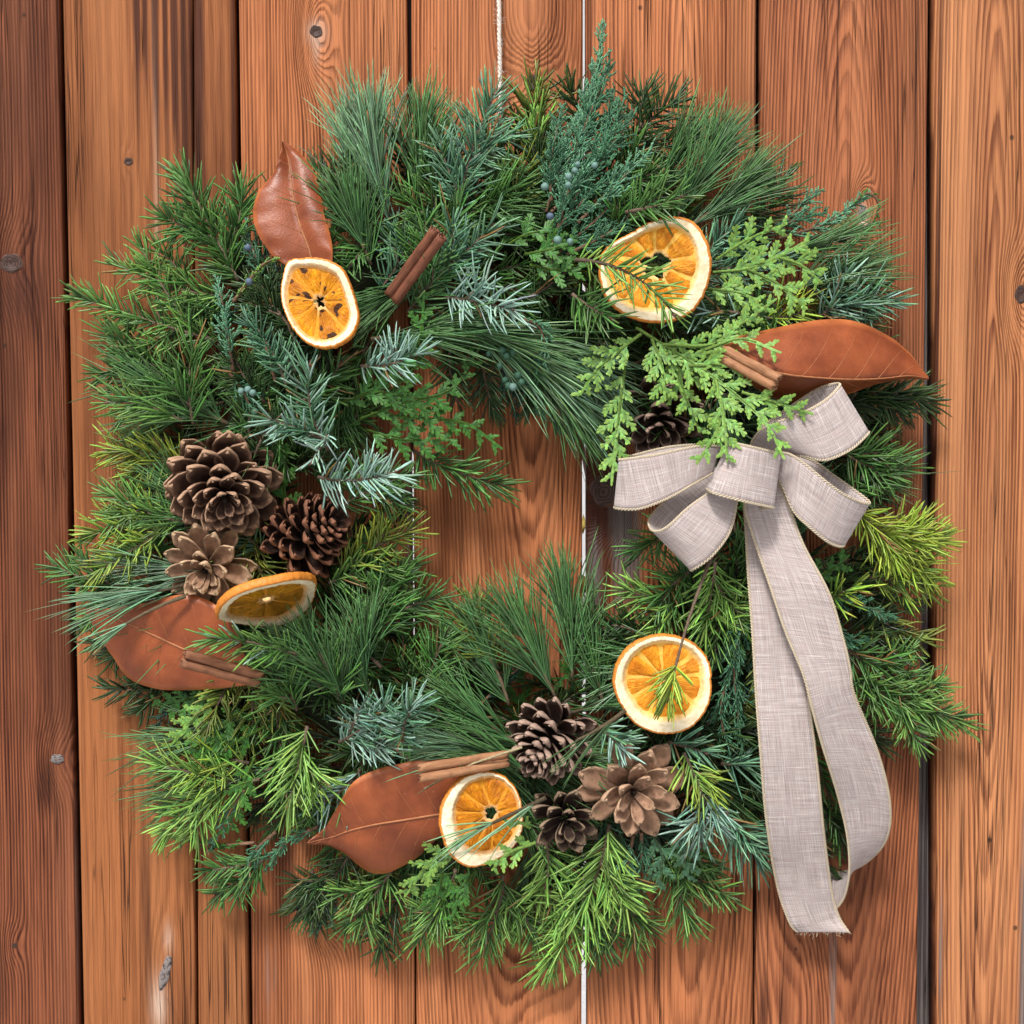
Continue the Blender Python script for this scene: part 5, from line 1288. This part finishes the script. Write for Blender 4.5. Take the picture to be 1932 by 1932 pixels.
M_CORD = plain('ribbon_edge_thread', (0.47, 0.395, 0.29), 0.8, 0.2, 900, 0.3, 0.4)
bow = tag(empty('ribbon_bow', at(1420, 895, 0.085)), 'greige linen ribbon bow with five loops and two long hanging tails', 'bow')
BO = np.array(bow.location)
def strip(name, A, B, n=70, belly=0.0, parent=None, wav=0.0, seed=0):
    """ribbon between two edge lines of (px, py, h mm); cord stitched along both edges"""
    a, b = catmull(A3(*A), n), catmull(A3(*B), n)
    nc = 11
    mid = (a + b) / 2
    s = np.concatenate([[0], np.cumsum(np.linalg.norm(np.diff(mid, axis=0), axis=1))])
    T = norm(np.gradient(mid, axis=0)); ac = norm(b - a); nr = norm(np.cross(T, ac))
    V, uv = np.zeros((n, nc, 3)), np.zeros((n, nc, 2))
    wd = np.linalg.norm(b - a, axis=1)
    for k in range(nc):
        u = k / (nc - 1)
        V[:, k] = a * (1 - u) + b * u + nr * (belly * 0.001 * math.sin(math.pi * u) + wav * 0.001 * np.sin(s * 90 + seed + u * 2.5) * (0.4 + u * (1 - u)))[:, None]
        uv[:, k, 0] = s + seed * 0.37; uv[:, k, 1] = u * 0.038 + seed * 0.11
    th = 0.00035
    F, K = V + nr[:, None] * th, V - nr[:, None] * th
    W = np.vstack([F.reshape(-1, 3), K.reshape(-1, 3)]) - BO
    N = n * nc; g1 = grid_quads(n, nc)
    e = []
    for i in range(n - 1):
        e.append((i * nc, i * nc + N, (i + 1) * nc + N, (i + 1) * nc)); e.append((i * nc + nc - 1, (i + 1) * nc + nc - 1, (i + 1) * nc + nc - 1 + N, i * nc + nc - 1 + N))
    for k in range(nc - 1):
        e.append((k, k + 1, k + 1 + N, k + N)); o = (n - 1) * nc; e.append((o + k + 1, o + k, o + k + N, o + k + 1 + N))
    q = np.vstack([g1[:, ::-1], g1 + N, np.array(e)])
    me = mesh_np(name, W, q, None, M_RIBBON, None, np.vstack([uv.reshape(-1, 2), uv.reshape(-1, 2)]))
    r = obj(name, me, bow)
    for k in (0, nc - 1):
        line = V[:, k]; m = int(s[-1] / 0.0009)
        x = np.linspace(0, s[-1], m)
        P = np.stack([np.interp(x, s, line[:, j]) for j in range(3)], 1)
        nn = np.stack([np.interp(x, s, nr[:, j]) for j in range(3)], 1); cc = np.stack([np.interp(x, s, ac[:, j]) for j in range(3)], 1)
        ph = x / 0.0036 * 2 * math.pi
        acc = Acc()
        for off in (0, math.pi):
            Q = P + nn * (0.00045 * np.cos(ph + off))[:, None] + cc * (0.00065 * np.sin(ph + off))[:, None] * 1.0
            Vt, qt, tt = tube_np(Q - BO, 0.00052, 5); acc.add(Vt, qt, tt)
        obj('edge_cord', acc.mesh('edge_cord', M_CORD), r)
    return r
# loops (out along the front, round the bend, back behind)
strip('loop', [(1361, 842, 92), (1316, 842, 98), (1240, 858, 98), (1185, 866, 92), (1168, 868, 82), (1185, 862, 72), (1265, 843, 68), (1340, 838, 66)],
      [(1345, 892, 92), (1310, 912, 96), (1260, 940, 96), (1205, 960, 92), (1160, 958, 82), (1180, 950, 72), (1265, 930, 68), (1340, 905, 66)], seed=1)
strip('loop', [(1345, 925, 99), (1300, 957, 104), (1262, 992, 104), (1240, 1003, 98), (1226, 996, 90), (1228, 975, 82), (1270, 932, 78), (1345, 878, 76)],
      [(1392, 935, 97), (1378, 1000, 100), (1345, 1047, 100), (1310, 1073, 96), (1301, 1071, 88), (1300, 1040, 78), (1335, 990, 76), (1390, 920, 74)], seed=2)
strip('loop', [(1415, 850, 80), (1424, 825, 90), (1452, 802, 100), (1511, 781, 104), (1556, 756, 102), (1580, 733, 94), (1582, 724, 86), (1548, 732, 76), (1505, 758, 70), (1430, 810, 64)],
      [(1470, 900, 80), (1486, 862, 90), (1515, 860, 98), (1556, 868, 102), (1603, 849, 100), (1634, 822, 94), (1636, 814, 86), (1600, 815, 76), (1550, 840, 70), (1480, 880, 64)], seed=3)
strip('loop', [(1455, 860, 90), (1481, 855, 98), (1511, 870, 103), (1565, 914, 104), (1601, 938, 100), (1630, 949, 92), (1637, 944, 86), (1571, 896, 78), (1526, 866, 74), (1455, 850, 68)],
      [(1440, 905, 90), (1469, 905, 94), (1496, 962, 98), (1526, 993, 100), (1562, 1022, 97), (1586, 1031, 90), (1590, 1022, 84), (1545, 980, 76), (1505, 940, 72), (1440, 900, 66)], seed=4)
strip('loop', [(1440, 880, 84), (1466, 858, 96), (1470, 856, 104), (1425, 845, 113), (1388, 837, 112), (1374, 836, 105), (1380, 840, 96), (1410, 860, 84)],
      [(1430, 960, 86), (1453, 958, 97), (1456, 957, 105), (1410, 947, 114), (1352, 932, 113), (1334, 923, 106), (1345, 925, 97), (1390, 940, 86)], seed=5)
# tails
strip('tail', [(1404, 935, 84), (1406, 980, 80), (1412, 1081, 80), (1420, 1196, 80), (1427, 1311, 79), (1436, 1431, 74), (1448, 1561, 60), (1468, 1676, 38), (1490, 1740, 30), (1504, 1758, 26)],
      [(1460, 930, 84), (1466, 980, 80), (1486, 1081, 79), (1510, 1196, 80), (1524, 1311, 79), (1540, 1431, 74), (1553, 1561, 60), (1568, 1676, 40), (1582, 1728, 34), (1602, 1760, 36)], n=90, wav=0.8, seed=6)
strip('tail', [(1408, 900, 92), (1405, 956, 90), (1420, 1009, 88), (1453, 1105, 90), (1482, 1191, 91), (1516, 1273, 90), (1532, 1335, 88), (1554, 1412, 80), (1583, 1508, 62), (1600, 1585, 52), (1601, 1655, 42), (1583, 1709, 28), (1530, 1735, 18)],
      [(1458, 890, 92), (1487, 951, 91), (1516, 1028, 92), (1564, 1119, 96), (1592, 1210, 92), (1604, 1265, 88), (1612, 1311, 84), (1655, 1416, 70), (1679, 1513, 58), (1672, 1582, 42), (1632, 1630, 22), (1585, 1646, 12), (1530, 1650, 10)], n=110, belly=-2.0, wav=0.6, seed=7)

acc = Acc(); trng = np.random.default_rng(31)
for i in range(26):
    p = atm(1506 + 96 * i / 25, 1758 + 2 * math.sin(i), 26 + 10 * i / 25)
    d = np.array([trng.normal(0.1, 0.5), trng.normal(0, 0.4), -1.0]); L = trng.uniform(0.001, 0.0045)
    V, q, t = tube_np(np.array([p, p + norm(d) * L * .5, p + norm(d + trng.normal(0, .5, 3)) * L]) - BO, 0.00012, 3); acc.add(V, q, t)
obj('loose_threads', acc.mesh('loose_threads', M_CORD), bow)['kind'] = 'stuff'

# ------------------------------------------------------------------ hanging twine
def twine():
    root = Acc()
    zs = np.linspace(0, 1, 160)
    top, low = np.array(at(938, -420, 0.003)), np.array(at(944, 215, 0.010))
    rng = np.random.default_rng(3)
    P = top + (low - top) * zs[:, None]
    P[:, 0] += np.cumsum(rng.normal(0, 0.00004, 160))
    for k in range(3):
        ph = zs * 150 + k * 2.094
        Q = P + np.stack([0.0008 * np.cos(ph), 0.0006 * np.sin(ph), 0 * ph], 1)
        V, q, t = tube_np(Q, 0.0008, 6); root.add(V, q, t, (0.78, 0.70, 0.62))
    for i in range(240):
        p = P[rng.integers(0, 160)]; d = rng.normal(0, 1, 3) * np.array([1, 0.5, 1.0]); L = rng.uniform(0.002, 0.006)
        Q = np.array([p, p + norm(d) * L * 0.5, p + norm(d + rng.normal(0, 0.4, 3)) * L])
        V, q, t = tube_np(Q, np.array([0.00012, 0.0001, 0.00006]), 3); root.add(V, q, t, (0.80, 0.72, 0.66))
    o = obj('twine', root.mesh('twine', M_TWIG)); tag(o, 'fuzzy pale twine the wreath hangs from, running up the boards', 'twine')
twine()
print('FILL', N_FILL, 'OBJECTS', len(bpy.data.objects), 'POLYS', sum(len(m.polygons) for m in bpy.data.meshes))
